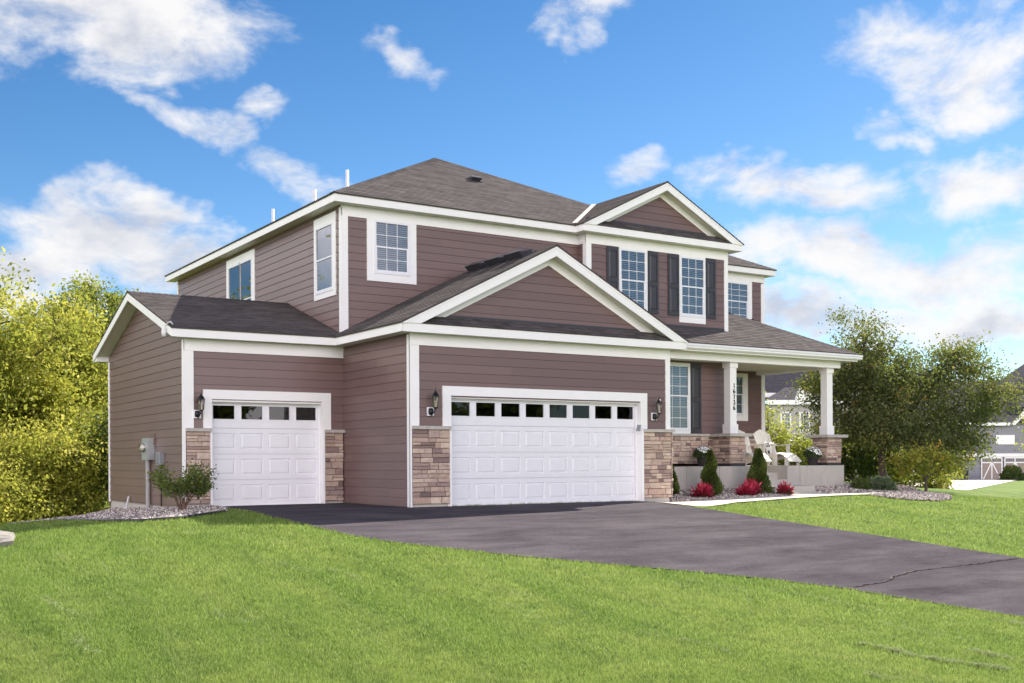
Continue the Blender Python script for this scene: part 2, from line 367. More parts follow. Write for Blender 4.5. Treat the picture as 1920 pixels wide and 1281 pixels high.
M_METAL = simple('galvanised_grey', (.40, .42, .44), .4, metal=.4)
M_GREYPL = simple('grey_plastic', (.25, .26, .29), .5)
M_PVC = simple('white_pvc', (.75, .75, .77), .35)
M_GUT = simple('gutter_white', (.80, .80, .79), .28, var=.02)
M_POT = simple('dark_pot', (.055, .05, .05), .5, var=.2)
M_ADI = simple('cream_chair_paint', (.76, .73, .66), .5, var=.05, nscale=9)
M_PIL = simple('pillow_white', (.82, .80, .78), .9)
M_PILB = simple('pillow_black', (.03, .03, .035), .9)
M_FLASH = simple('valley_flashing', (.72, .68, .62), .35)
M_TAN = simple('tan_door', (.30, .235, .205), .5)
M_NGREY = siding_mat('neighbour_siding_grey', (.31, .30, .29)); M_NBLUE = siding_mat('neighbour_siding_slate', (.17, .175, .21))
def glass_mat(name, tint, refl=1.0, fac=.22):
    M, t, b = mat(name); out = [n for n in t.n if n.type == 'OUTPUT_MATERIAL'][0]
    gl = t.new('ShaderNodeBsdfGlossy', Roughness=.015, Color=(refl, refl, refl, 1)); n = t.noise(obj(t), 1.4, 2)
    t.put(gl.inputs['Normal'], bump(t, n, .12, .02)); tr = t.new('ShaderNodeBsdfTransparent', Color=(*tint, 1))
    lw = t.new('ShaderNodeLayerWeight', Blend=.25); f = t.math('ADD', t.math('MULTIPLY', lw.outputs['Fresnel'], .9), fac, clamp=True)
    mx = t.new('ShaderNodeMixShader', Fac=f); t.l.new(tr.outputs[0], mx.inputs[1]); t.l.new(gl.outputs[0], mx.inputs[2]); t.l.new(mx.outputs[0], out.inputs[0]); return M
M_GLASS = glass_mat('window_glass', (.5, .56, .62), 1.0, .13); M_GLASSD = glass_mat('garage_glass', (.22, .22, .20), .9, .04)
M_GLASSS = glass_mat('screened_glass', (.4, .45, .52), .33, .08)
M_LAMPG = glass_mat('lantern_glass', (.9, .88, .82), 1, .05)
M_SCREEN = simple('insect_screen', (.10, .12, .16), .35, spec=.8)
M_FABR = simple('edging_black', (.02, .02, .022), .5)
def rock_mat():
    M, t, b = mat('river_rock'); c = t.ramp(attr(t), [(0, (.07, .055, .06)), (.25, (.19, .155, .155)), (.5, (.36, .30, .275)), (.75, (.55, .47, .41)), (1, (.80, .74, .66))])
    t.put(b.inputs['Base Color'], c); b.inputs['Roughness'].default_value = .8; return M
M_ROCK = rock_mat()
M_BED = simple('bed_soil', (.15, .125, .12), .95, var=.25, nscale=30, bmp=.8, bscale=40)
M_SLAB = simple('boulder', (.36, .33, .30), .9, var=.25, nscale=5, bmp=.9, bscale=10)
M_HAY = leafmat('dry_clippings', [(0, (.20, .26, .10)), (1, (.42, .46, .26))], .2, (.6, .6, .3), .9, 0)

# ================================================================== ground
def g(x, y):
    x = np.asarray(x, float); y = np.asarray(y, float)
    t = np.maximum(0, -y); a = np.minimum(t, 8); z = -.02-.03*a-.0055*a*a
    b = np.clip(t-8, 0, 8); z = z-(.118*b-.118*b*b/16)
    rx = 1/(1+np.exp(np.clip(-(x-6.2)*4, -50, 50)))
    z = z-rx*.10*np.exp(-((x-7)/4)**2)*np.exp(-((y+1.0)/2.2)**2)-.045*np.clip(x-15, 0, 26)
    z = z+rx*.12*np.clip(y-.9, 0, 1.8)-.10*np.clip(y-9, 0, 14)/(1+np.exp(np.clip((x+1)*1.2, -50, 50)))
    lx = 1/(1+np.exp(np.clip((x+3.4)*3, -50, 50)))
    return z-lx*(.055*np.clip(y-3.0, 0, 60)+.02*np.clip(y-1, 0, 4))-.068*np.clip(-x-4, 0, 12)*np.clip((y+8)/8, 0, 1)
def gz(x, y): return float(g(x, y))
def inpoly(px, py, poly):
    ins = np.zeros(len(px), bool); n = len(poly)
    for i in range(n):
        x0, y0 = poly[i]; x1, y1 = poly[(i+1) % n]
        if y0 == y1: continue
        c = ((y0 > py) != (y1 > py)) & (px < (x1-x0)*(py-y0)/(y1-y0)+x0); ins ^= c
    return ins
xs = np.unique(np.concatenate([np.arange(-14, 24, .3), np.linspace(-14, -90, 30), np.linspace(24, 150, 50), [-2500, -900, -300, 300, 900, 2500]]))
ys = np.unique(np.concatenate([np.arange(-22, 12, .3), np.linspace(-22, -90, 25), np.linspace(12, 150, 50), [-2500, -900, -300, 300, 900, 2500]]))
X, Y = np.meshgrid(xs, ys); Zg = g(X, Y)
V = np.stack([X.ravel(), Y.ravel(), Zg.ravel()], 1); nx = len(xs); ii, jj = np.meshgrid(np.arange(nx-1), np.arange(len(ys)-1)); q = (jj*nx+ii).ravel()
F = np.stack([q, q+1, q+nx+1, q+nx], 1)
lawn = np_mesh('lawn', V, F, np.full(len(F), .5), M_LAWN, smooth=True); tag(lawn, kind='structure')
DL = np.array([(3.2, -2.9), (3.13, -2.95), (1.9, -2.98), (.5, -3.14), (-1, -3.26), (-2.66, -3.24), (-4.1, -3.10), (-4.9, -2.82), (-5.9, -2.15), (-6.8, -1.39), (-7.57, -.59), (-8.3, .18), (-8.9, .75), (-9.7, 1.25), (-10.7, 1.52), (-11.9, 1.78), (-14, 2.2), (-24, 2.6)])[::-1]
DR = np.array([(3.2, .03), (.001, .03), (0, 6.72), (-.3, 6.5), (-1, 6.05), (-2, 5.75), (-4, 5.5), (-5.9, 5.63), (-7.3, 5.94), (-8.94, 6.4), (-12, 7.2), (-24, 9.6)])[::-1]
def dl(y): return np.interp(y, DL[:, 0], DL[:, 1])
def dr(y): return np.interp(y, DR[:, 0], DR[:, 1])
def sheet(name, rows, mtl, dz, n=40, jit=0):
    "rows: (y, x0, x1)"
    V = []; rg = np.random.RandomState(3)
    for (y, x0, x1) in rows:
        xx = np.linspace(x0, x1, n)
        if jit: xx[0] += rg.uniform(-jit, jit); xx[-1] += rg.uniform(-jit, jit)
        V.append(np.stack([xx, np.full(n, y), g(xx, y)+dz], 1))
    V = np.concatenate(V); i, j = np.meshgrid(np.arange(n-1), np.arange(len(rows)-1)); q = (j*n+i).ravel()
    o = np_mesh(name, V, np.stack([q, q+1, q+n+1, q+n], 1), np.full(len(q), .5), mtl, smooth=True); return o
yy = np.concatenate([np.arange(-24, 0, .12), [-.02]])
rows = [(y, dl(y), dr(y)) for y in yy]+[(.0, dl(0), 6.72)]
drv = sheet('driveway', rows, M_ASPH, .014, 60, .012); tag(drv, kind='structure')
ap = sheet('driveway_apron', [(y, dl(y), .03) for y in np.arange(0, 3.2, .15)], M_ASPH, .0145, 30, .0); tag(ap, kind='structure')
# crack in the asphalt
cr = [(1.42, -9.70), (1.8, -9.66), (2.31, -9.58), (2.7, -9.36), (3.1, -9.25), (3.51, -9.15), (4.3, -9.1), (5.06, -9.06), (5.7, -8.98), (6.3, -8.95)]
mb = MB(); rg = random.Random(4); P = []
for (a, b) in zip(cr[:-1], cr[1:]):
    for k in range(8): t_ = k/8; P.append((a[0]+(b[0]-a[0])*t_, a[1]+(b[1]-a[1])*t_+rg.uniform(-.02, .02)))
rim = MB()
for a, b in zip(P[:-1], P[1:]):
    wd = rg.uniform(.004, .012); w2 = wd+rg.uniform(.0, .05)
    mb.poly([(a[0], a[1]-wd, gz(*a)+.023), (b[0], b[1]-wd, gz(*b)+.023), (b[0], b[1]+wd, gz(*b)+.023), (a[0], a[1]+wd, gz(*a)+.023)])
    if rg.random() < .8: rim.poly([(a[0], a[1]-wd*.3, gz(*a)+.019), (b[0], b[1]-wd*.3, gz(*b)+.019), (b[0], b[1]+w2, gz(*b)+.019), (a[0], a[1]+w2, gz(*a)+.019)])
tag(mb.build('driveway_crack', simple('crack', (.022, .019, .021), 1, spec=0)), kind='structure')
tag(rim.build('crack_edge', simple('crack_edge', (.16, .145, .135), 1, spec=0)), kind='structure')
# street behind the camera
st = sheet('road', [(y, -90, 140) for y in np.arange(-34, -24, 1.0)], M_ASPH, .02, 80); tag(st, kind='structure')
WALKLO = np.array([(6.02, -1.55), (7.2, -.95), (8.35, -.47), (9.9, -.33), (12, -.2), (13.1, -.3), (14.0, -.45), (15, -.3)])
WALKUP = np.array([(6.02, -.28), (6.75, -.02), (7.8, .38), (9.6, .50), (11.3, .60), (11.36, 1.25), (12.8, 1.25), (12.86, .8), (14.0, .55), (15, .35)])
def wl(x): return np.interp(x, WALKLO[:, 0], WALKLO[:, 1])
def wu(x): return np.interp(x, WALKUP[:, 0], WALKUP[:, 1])
V = []; wx = np.unique(np.concatenate([np.linspace(6.02, 15, 70), [11.3, 11.36, 12.8, 12.86]]))
for x in wx:
    y2 = np.linspace(wl(x), wu(x), 8); V.append(np.stack([np.full(8, x), y2, g(x, y2)+.03], 1))
lo = [v[0]-np.array([0, 0, .06]) for v in V]
V = np.concatenate(V); i, j = np.meshgrid(np.arange(7), np.arange(len(wx)-1)); q = (j*8+i).ravel()
tag(np_mesh('front_walk', V, np.stack([q, q+8, q+9, q+1], 1), np.full(len(q), .5), M_WALK, smooth=True), kind='structure')
BED_R = [(6.78, .03), (7.8, .38), (9.6, .50), (11.3, .60), (11.36, 1.25), (12.8, 1.25), (12.86, .8), (14.0, .55), (14.6, .3), (13.9, -.48), (13.1, -.35), (12.75, -1.2), (12.6, -2.0), (12.95, -2.5), (13.8, -2.3), (14.9, -1.5), (17.2, .9), (18.6, 2.6), (18.5, 5.5), (15.1, 6.5), (15.0, 2.0), (6.78, 2.0)]
BED_L = [(-3.5, 9.8), (-5.9, 9.0), (-6.3, 5), (-5.95, 2.5), (-5.62, .6), (-5.25, -.25), (-4.6, -.45), (-3.95, -.12), (-3.45, .6), (-3.12, 1.6), (-3.0, 3.1), (-3.5, 3.1)]
def bed(name, poly, nst, seed, smin=.018, smax=.045):
    p = np.array(poly); x0, y0 = p.min(0); x1, y1 = p.max(0)
    st_ = .12; gx = np.arange(x0-st_, x1+st_, st_); gy = np.arange(y0-st_, y1+st_, st_); XX, YY = np.meshgrid(gx, gy)
    ok = inpoly(XX.ravel(), YY.ravel(), poly).reshape(XX.shape); n = len(gx)
    Vv = np.stack([XX.ravel(), YY.ravel(), g(XX, YY).ravel()+.02], 1)
    c = ok[:-1, :-1] & ok[1:, :-1] & ok[:-1, 1:] & ok[1:, 1:]; jy, ix = np.nonzero(c); q = jy*n+ix
    tag(np_mesh(name, Vv, np.stack([q, q+1, q+n+1, q+n], 1), np.full(len(q), .5), M_BED), kind='structure')
    rs = np.random.RandomState(seed); px = rs.uniform(x0, x1, nst*3); py = rs.uniform(y0, y1, nst*3); k = inpoly(px, py, poly)
    px, py = px[k][:nst], py[k][:nst]; m_ = len(px)
    base = np.array([(1, 0, 0), (0, 1, 0), (-1, 0, 0), (0, -1, 0), (0, 0, .7), (.6, .6, -.5), (-.6, .6, -.5), (-.6, -.6, -.5), (.6, -.6, -.5)], float)
    tri = np.array([(0, 1, 4), (1, 2, 4), (2, 3, 4), (3, 0, 4), (0, 5, 1), (1, 6, 2), (2, 7, 3), (3, 8, 0)])
    s = rs.uniform(smin, smax, (m_, 1, 1))*rs.uniform(.6, 1.3, (m_, 9, 1)); th = rs.uniform(0, 6.28, m_); asp = rs.uniform(.6, 1, m_)
    b = base[None]*s; bx = b[:, :, 0]*asp[:, None]; by = b[:, :, 1]
    vx = bx*np.cos(th)[:, None]-by*np.sin(th)[:, None]+px[:, None]; vy = bx*np.sin(th)[:, None]+by*np.cos(th)[:, None]+py[:, None]
    vz = b[:, :, 2]+(g(px, py)+.03+rs.uniform(0, .015, m_))[:, None]
    Vv = np.stack([vx, vy, vz], 2).reshape(-1, 3); Ff = (tri[None]+(np.arange(m_)*9)[:, None, None]).reshape(-1, 3)
    return np_mesh('river_rock', Vv, Ff, np.repeat(rs.uniform(0, 1, m_), 8), M_ROCK)
r1 = bed('rock_bed', BED_R, 26000, 5); tag(r1, 'river rock spread in front of the concrete porch and under the tree', 'rocks', kind='stuff')
r2 = bed('mulch_bed', BED_L, 15000, 6); tag(r2, 'purple grey river rock beside the single garage', 'rocks', kind='stuff')
mb = MB(); mb.tube([(x, y, gz(x, y)+.03) for x, y in BED_L[1:11]], .03, 6)
tag(mb.build('landscape_edging', M_FABR), 'black plastic edging curving around the rock bed at the left garage', 'edging')
# ---- neighbour's ground
tag(sheet('neighbour_driveway', [(y, 44+(y-20)*1.0, 46+(y-20)*1.85) for y in np.arange(20, 46, 1.0)], M_WALK, .03, 40), kind='structure')
V = []
for (x_, y_) in ((46.2, 27), (44.9, 21.5), (43.6, 17), (42.6, 14), (41.2, 9), (39.8, 3), (38, -6)): V += [(x_, y_, gz(x_, y_)+.05), (x_+1.3, y_-.2, gz(x_+1.3, y_)+.05)]
V = np.array(V); tag(np_mesh('sidewalk', V, np.array([(2*i, 2*i+1, 2*i+3, 2*i+2) for i in range(len(V)//2-1)]), np.full(len(V)//2-1, .5), M_WALK), kind='structure')
# ---- grass blades
def blades(name, region, n, h, wdt, seed, lab, dens_near=None):
    rs = np.random.RandomState(seed); x0, x1, y0, y1 = region
    cx, cy = CAMPOS.x, CAMPOS.y; out = []; got = 0; tries = 0
    while got < n and tries < 60:
        tries += 1
        s = rs.uniform(0, 1, n*2); dep = 1/(1/8.3+(1/30.-1/8.3)*s)     # denser near the camera
        lat = rs.uniform(-.58, .54, n*2)*dep
        px = cx+Dv.x*dep+Rv.x*lat; py = cy+Dv.y*dep+Rv.y*lat
        k = (px > x0) & (px < x1) & (py > y0) & (py < y1)
        ed = rs.uniform(-.01, .05, len(px)); k &= ~((px > dl(py)+ed) & (px < dr(py)-ed) & (py < 3.2))
        k &= ~inpoly(px, py, BED_R) & ~inpoly(px, py, BED_L)
        k &= ~((px > 6.0) & (px < 15) & (py > wl(px)) & (py < wu(px)+.05)); k &= ~((py > 0) & (px > 6.3) & (px < 15)); k &= ~((px > -3.5) & (py > 3.0))
        out.append(np.stack([px, py, dep], 1)[k]); got += k.sum()
    P = np.concatenate(out)[:n]; m_ = len(P); px, py, dep = P.T
    hh = h*rs.uniform(.55, 1.25, m_)*np.clip(dep/13, .9, 1.25); ww = wdt*rs.uniform(.7, 1.3, m_)*dep/9
    th = rs.uniform(0, 6.28, m_); lean = rs.uniform(.1, .9, m_)*hh; la = rs.uniform(0, 6.28, m_)
    z = g(px, py)-.004; a = np.stack([px-np.cos(th)*ww/2, py-np.sin(th)*ww/2, z], 1); b = np.stack([px+np.cos(th)*ww/2, py+np.sin(th)*ww/2, z], 1)
    c = np.stack([px+np.cos(la)*lean, py+np.sin(la)*lean, z+hh*.9], 1)
    V = np.stack([a, b, c], 1).reshape(-1, 3)
    o = np_mesh(name, V, np.arange(m_*3).reshape(-1, 3), rs.uniform(0, 1, m_), M_BLADE); return tag(o, lab, 'grass', kind='stuff')
blades('grass', (-30, 40, -30, 12), 520000, .045, .008, 1, 'short mown green lawn grass around the driveway')
def clippings(pts, n, seed, spread=.08):
    rs = np.random.RandomState(seed); pts = np.array(pts); seg = rs.randint(0, len(pts)-1, n) if len(pts) > 1 else np.zeros(n, int)
    t_ = rs.uniform(0, 1, n); a = pts[seg]; b = pts[np.minimum(seg+1, len(pts)-1)]; c = a+(b-a)*t_[:, None]+rs.normal(0, spread, (n, 2))*rs.uniform(.3, 1, (n, 1)); return c
def streak(x, y, L, n, seed, dx=.0, w_=.045):
    rs = np.random.RandomState(seed); t_ = rs.uniform(0, 1, n*3); dens = .5+.5*np.sin(t_*L*9+seed)*np.sin(t_*L*23+seed*2); t_ = t_[rs.uniform(0, 1, n*3) < dens*.8][:n]
    return np.stack([x+dx*t_+.05*np.sin(t_*L*5+seed)+rs.normal(0, w_, len(t_))*(.4+rs.uniform(0, 1, len(t_))), y-L*t_], 1)
cl = np.concatenate([streak(-1.31, -12.05, 1.5, 1500, 1, .28, .035), streak(-.55, -12.7, .5, 350, 2, .1), streak(1.3, -11.9, .5, 260, 3, .1), streak(-2.9, -10.6, 1.4, 240, 4, .2), streak(-5.0, -5.9, .9, 150, 5, .1), streak(-4.6, -6.6, .8, 150, 6, .1),
  streak(-8.1, -7.0, 1.2, 260, 7, .3), streak(-8.1, -8.7, .8, 160, 8, .1), streak(-6.6, -8.2, .7, 120, 9, .1), streak(-2.24, -12.9, .4, 170, 10, .05), streak(-.42, -8.6, 1.0, 200, 11, .2), streak(.2, -9.4, 1.2, 220, 12, .2), streak(-3.6, -8.8, 1.3, 160, 13, .1), streak(-.2, -11.2, 1.3, 200, 14, .1)])
rs = np.random.RandomState(9); m_ = len(cl); th = rs.uniform(0, 6.28, m_); ln = rs.uniform(.015, .04, m_); z = g(cl[:, 0], cl[:, 1])+rs.uniform(.012, .042, m_)
a = np.stack([cl[:, 0], cl[:, 1], z], 1); d = np.stack([np.cos(th)*ln, np.sin(th)*ln, rs.uniform(-.01, .015, m_)], 1); s_ = np.stack([-np.sin(th)*.004, np.cos(th)*.004, np.zeros(m_)+.002], 1)
tag(np_mesh('grass_clippings', np.stack([a-s_, a+s_, a+d], 1).reshape(-1, 3), np.arange(m_*3).reshape(-1, 3), rs.uniform(0, 1, m_), M_HAY), 'pale dried mower clippings lying in streaks on the lawn', 'clippings', kind='stuff')

# ================================================================== the house
H = empty('house', label='two storey brown lap sided house with white trim, stone piers and attached garages', cat='house')
ZS, ZT = 3.42, 3.58; UP_S, UP_T = 6.546, 6.71; EXPO = .178
# --- siding
def sidewall(F, polys, seed, name='siding_wall'):
    mb = MB()
    for i, p in enumerate(polys): lap(mb, F, p, EXPO, .021, base=.009, seed=seed, groove=.0065)
    return mb.build(name, M_SIDE, H)
def rect(a, b, c, d): return [(a, c), (b, c), (b, d), (a, d)]
DA = (.93, 5.84, 2.19); DB = (-2.93, -.49, 2.19)       # garage openings u0,u1,top
sidewall(front(0), [rect(.02, DA[0], 1.5, DA[2]), rect(DA[1], 6.70, 1.5, DA[2]), rect(.02, 6.70, DA[2], 3.5)], 11)
sidewall(front(0), [[(.3, 3.5), (6.4, 3.5), (6.4, 3.7), (3.36, 5.25), (.3, 3.7)]], 12)
sidewall(left(.03), [rect(0, 3.16, -.01, 3.5)], 13)
sidewall(front(3.13), [rect(-3.49, DB[0], 1.5, DB[2]), rect(DB[1], .02, 1.5, DB[2]), rect(-3.49, .02, DB[2], 3.5)], 14)
sidewall(left(-3.49), [[(3.13, -.03), (9.35, -.03), (9.35, 3.5), (6.24, 4.6), (3.13, 3.5)]], 15)
sidewall(left(0), [rect(3.13, 15.36, 3.4, 6.6)], 16)
sidewall(front(3.13), [rect(0, 6.46, 3.5, 6.6)], 17)
sidewall(front(2.8), [rect(6.45, 11.2, 3.9, 6.6)], 18)
sidewall(front(2.8), [[(6.6, 6.6), (11.1, 6.6), (11.1, 6.75), (8.85, 7.9), (6.6, 6.75)]], 19)
sidewall(left(6.45), [rect(2.8, 3.13, 3.9, 6.6)], 20)
sidewall(front(5.2), [rect(11.2, 15.04, 4.2, 6.6)], 21)
sidewall(front(2.8), [rect(6.7, 11.2, 1.58, 3.7)], 22)
sidewall(front(5.2), [rect(11.2, 15.04, 1.5, 3.7)], 23)
sidewall(rightf(15.04), [rect(5.2, 15.36, .2, 6.6)], 24)
sidewall(rightf(11.2), [rect(2.8, 5.2, .8, 6.6)], 25)
sidewall(rightf(6.7), [rect(0, 2.8, .0, 3.5)], 26)
mb = MB(); mb.poly([(-3.49, 9.35, -.6), (0, 9.35, -.6), (0, 9.35, 3.5), (-1.7, 9.35, 3.5), (-3.49, 9.35, 3.5)]); mb.poly([(0, 15.36, -.9), (15.04, 15.36, -.9), (15.04, 15.36, 6.6), (0, 15.36, 6.6)])
mb.poly([(.0, 9.35, -1), (0, 15.36, -1), (0, 15.36, 3.5), (0, 9.35, 3.5)]); mb.build('siding_wall', M_SIDE, H)
# --- foundation
mb = MB(); mb.box(-3.47, -3.43, 3.31, 9.34, -1.2, -.03); mb.build('foundation', M_CONC, H); mb = MB(); mb.box(-3.47, DB[0], 3.15, 3.3, -.4, .06); mb.build('foundation', M_CONC, H); mb = MB(); mb.box(DB[1], .03, 3.15, 3.3, -.4, .06)
mb.build('foundation', M_CONC, H); mb = MB(); mb.box(.05, .12, .02, 3.15, -.3, 0.0); mb.build('foundation', M_CONC, H); mb = MB(); mb.box(.05, DA[0], .012, .3, -.3, .06); mb.build('foundation', M_CONC, H); mb = MB(); mb.box(DA[1], 6.71, .012, .3, -.3, .06); mb.build('foundation', M_CONC, H); mb = MB(); mb.box(6.6, 6.72, .02, 2.2, -.3, .1)
mb.build('foundation', M_CONC, H); mb = MB(); mb.box(DA[0], DA[1], .02, .5, -.3, -.012); mb.build('foundation', M_CONC, H); mb = MB(); mb.box(DB[0], DB[1], 3.16, 3.6, -.3, -.012); mb.build('foundation', M_CONC, H); mb = MB(); mb.box(15.0, 15.03, 5.2, 15.3, -1, .25)
mb.build('foundation', M_CONC, H)
# --- trim boards
def trimpart(name, F, boxes, m=None):
    mb = MB()
    for b in boxes: F.box(mb, *b)
    return mb.build(name, m or M_TRIM, H)
fA, fB = front(0), front(3.13)
trimpart('corner_board', fA, [(.008, .215, 1.60, 3.19, 0, .034), (.008, .05, -.05, 1.6, -.0, .034)]); trimpart('corner_board', left(.03), [(-.033, .10, -.05, 3.40, 0, .022)])
trimpart('corner_board', fA, [(6.575, 6.71, 1.60, 3.19, 0, .034)])
trimpart('frieze_board', fA, [(.008, 6.71, 3.193, 3.419, 0, .036)])
trimpart('corner_board', fB, [(-3.49, -3.30, 1.60, 3.17, 0, .034), (-3.51, -3.465, -.05, 1.6, -.0, .034)]); trimpart('corner_board', left(-3.49), [(3.094, 3.20, -.06, 3.40, 0, .022)])
trimpart('frieze_board', fB, [(-3.50, .028, 3.172, 3.419, 0, .036)]); trimpart('corner_board', left(-3.49), [(9.25, 9.36, -.06, 3.40, 0, .03)])
trimpart('corner_board', front(3.13), [(-.015, .139, 3.6, 6.31, 0, .034)]); trimpart('corner_board', left(0), [(3.094, 3.225, 3.5, 6.5, 0, .022)])
trimpart('frieze_board', front(3.13), [(-.017, 6.46, 6.31, 6.545, 0, .036)]); trimpart('corner_board', left(0), [(15.26, 15.38, 3.4, 6.5, 0, .03)])
trimpart('frieze_board', left(6.45), [(2.76, 3.09, 6.31, 6.545, 0, .03)]); trimpart('corner_board', left(6.45), [(2.77, 2.91, 4.2, 6.309, 0, .022)])
trimpart('corner_board', front(2.8), [(6.43, 6.59, 4.2, 6.309, 0, .034)]); trimpart('corner_board', front(2.8), [(11.09, 11.225, 4.36, 6.309, 0, .034)]); trimpart('frieze_board', front(2.8), [(6.42, 11.225, 6.31, 6.545, 0, .036)])
trimpart('corner_board', front(5.2), [(14.92, 15.065, 4.0, 6.31, 0, .034)]); trimpart('corner_board', front(5.2), [(14.92, 15.065, .75, 3.6, 0, .034)]); trimpart('frieze_board', front(5.2), [(11.2, 15.065, 6.34, 6.545, 0, .036)])
# rake trim on gable walls
def raketrim(F, u0, u1, um, z0, pitch, h, out):
    mb = MB()
    for (a, s) in ((u0, 1), (u1, -1)):
        za, zm = z0, z0+abs(um-a)*pitch
        pts = [F.P(a, za, out), F.P(um, zm, out), F.P(um, zm-h, out), F.P(a+s*h/pitch*.0, za-h, out)]
        lowz = z0-.0
        mb.prism(pts, -F.n*(out-.002))
    return mb.build('rake_trim', M_TRIM, H)
raketrim(fA, .30, 6.38, 3.34, 3.74, .5, .215, .034); raketrim(front(2.8), 6.75, 10.9, 8.825, 6.90, .5, .19, .034)
# --- fascias : (p0, p1, height, outward normal, thickness)
def fascia(segs, name='fascia'):
    mb = MB()
    for p0, p1, h, n, t_ in segs:
        p0, p1, n = Vector(p0), Vector(p1), Vector(n)*t_; dz = Vector((0, 0, -h))
        a = [p0+dz, p1+dz, p1+dz-n, p0+dz-n, p0, p1, p1-n, p0-n]; mb.hexa(a)
    return mb.build(name, M_TRIM, H)
FY, FX, FXp = (0, -1, 0), (-1, 0, 0), (1, 0, 0)
fascia([((-.28, -.3, ZT), (6.96, -.3, ZT), .165, FY, .025), ((-.3, -.3, ZT), (-.3, 2.83, ZT), .165, FX, .025), ((6.98, -.3, ZT), (6.98, 1.9, ZT), .165, FXp, .025)])
fascia([((-3.79, 2.83, ZT), (-.30, 2.83, ZT), .165, FY, .025)])
fascia([((-.3, 2.83, UP_T), (6.15, 2.83, UP_T), .165, FY, .025), ((-.302, 2.832, UP_T), (-.302, 15.66, UP_T), .165, FX, .025)])
fascia([((6.152, 2.5, UP_T), (11.498, 2.5, UP_T), .165, FY, .025), ((6.15, 2.502, UP_T), (6.15, 2.83, UP_T), .165, FX, .025), ((11.5, 2.502, UP_T), (11.5, 4.9, UP_T), .165, FXp, .025)])
fascia([((11.3, 4.92, UP_T), (15.298, 4.92, UP_T), .165, FY, .025), ((15.3, 4.922, UP_T), (15.3, 15.66, UP_T), .165, FXp, .025)])
# rakes (stand slightly proud of eave fascia)
def rake(F, u0, u1, um, z0, pitch, h, name='rake_board'):
    mb = MB(); 
    for a in (u0, u1):
        zm = z0+abs(um-a)*pitch; lift = .03
        s = 1 if a < um else -1
        lowu = a+s*h/pitch
        pts = [F.P(a, z0, 0), F.P(um, zm, 0), F.P(um, zm-h, 0), F.P(lowu, z0+.001, 0)]
        mb.prism(pts, F.n*.03)
        # shingle mould strip
        pts = [F.P(a-s*.02, z0-.01, .03), F.P(um, zm, .03), F.P(um, zm-.045, .03), F.P(a+s*.07, z0-.01, .03)]
        mb.prism(pts, F.n*.012)
    return mb.build(name, M_TRIM, H)
rake(front(-.3), -.30, 6.98, 3.34, ZT, .5, .2); rake(front(2.5), 6.15, 11.5, 8.825, UP_T, .5, .19)
PB = (4.717-ZT)/3.41
mb = MB(); Fb = left(-3.79)
for a, s in ((2.83, 1), (9.65, -1)):
    pts = [Fb.P(a, ZT, 0), Fb.P(6.24, 4.717, 0), Fb.P(6.24, 4.717-.17, 0), Fb.P(a, ZT-.165, 0)]; mb.prism(pts, Fb.n*.03)
mb.build('rake_board', M_TRIM, H)
mb = MB(); mb.box(-3.79, -3.49, 9.36, 9.65, ZS-.005, ZS+.14); mb.build('eave_return', M_TRIM, H)
# --- soffits
mb = MB()
def sof(x0, x1, y0, y1, z, along='x'):
    pts = [(x0, y0, z), (x1, y0, z), (x1, y1, z), (x0, y1, z)]; mb.poly(pts, uv=[(p[0], p[1]) if along == 'x' else (p[1], p[0]) for p in pts])
sof(-.28, 6.96, -.28, 0, ZS+.002); sof(-.28, .03, 0, 2.85, ZS+.002, 'y'); sof(6.7, 6.96, 0, 1.9, ZS+.002, 'y'); sof(-3.77, .03, 2.85, 3.13, ZS+.003)
sof(-.28, 6.17, 2.85, 3.13, UP_S+.002); sof(-.28, 0, 3.13, 15.64, UP_S+.002, 'y'); sof(6.17, 11.48, 2.52, 2.8, UP_S+.003); sof(6.17, 6.45, 2.8, 3.13, UP_S+.004, 'y'); sof(11.2, 11.48, 2.8, 4.95, UP_S+.002, 'y')
sof(11.2, 15.28, 4.94, 5.2, UP_S+.003); sof(15.04, 15.28, 5.2, 15.64, UP_S+.002, 'y'); sof(-3.77, 0, 9.35, 9.63, ZS)
def rsof(y0, y1, u0, u1, um, z0, pitch, drop):
    for a in (u0, u1):
        zm = z0+abs(um-a)*pitch-drop; L = abs(um-a)*math.sqrt(1+pitch*pitch)
        mb.poly([(a, y0, z0-drop), (um, y0, zm), (um, y1, zm), (a, y1, z0-drop)], uv=[(0, 0), (L, 0), (L, 1), (.0, 1)])
rsof(-.29, .0, -.28, 6.96, 3.34, ZT, .5, .15); rsof(2.51, 2.8, 6.17, 11.48, 8.825, UP_T, .5, .14)
for a in (2.85, 9.63):
    L = 3.5; mb.poly([(-3.78, a, ZT-.14), (-3.78, 6.24, 4.717-.14), (-3.49, 6.24, 4.717-.14), (-3.49, a, ZT-.14)], uv=[(0, 0), (L, 0), (L, 1), (0, 1)])
mb.build('soffit', M_SOFF, H)
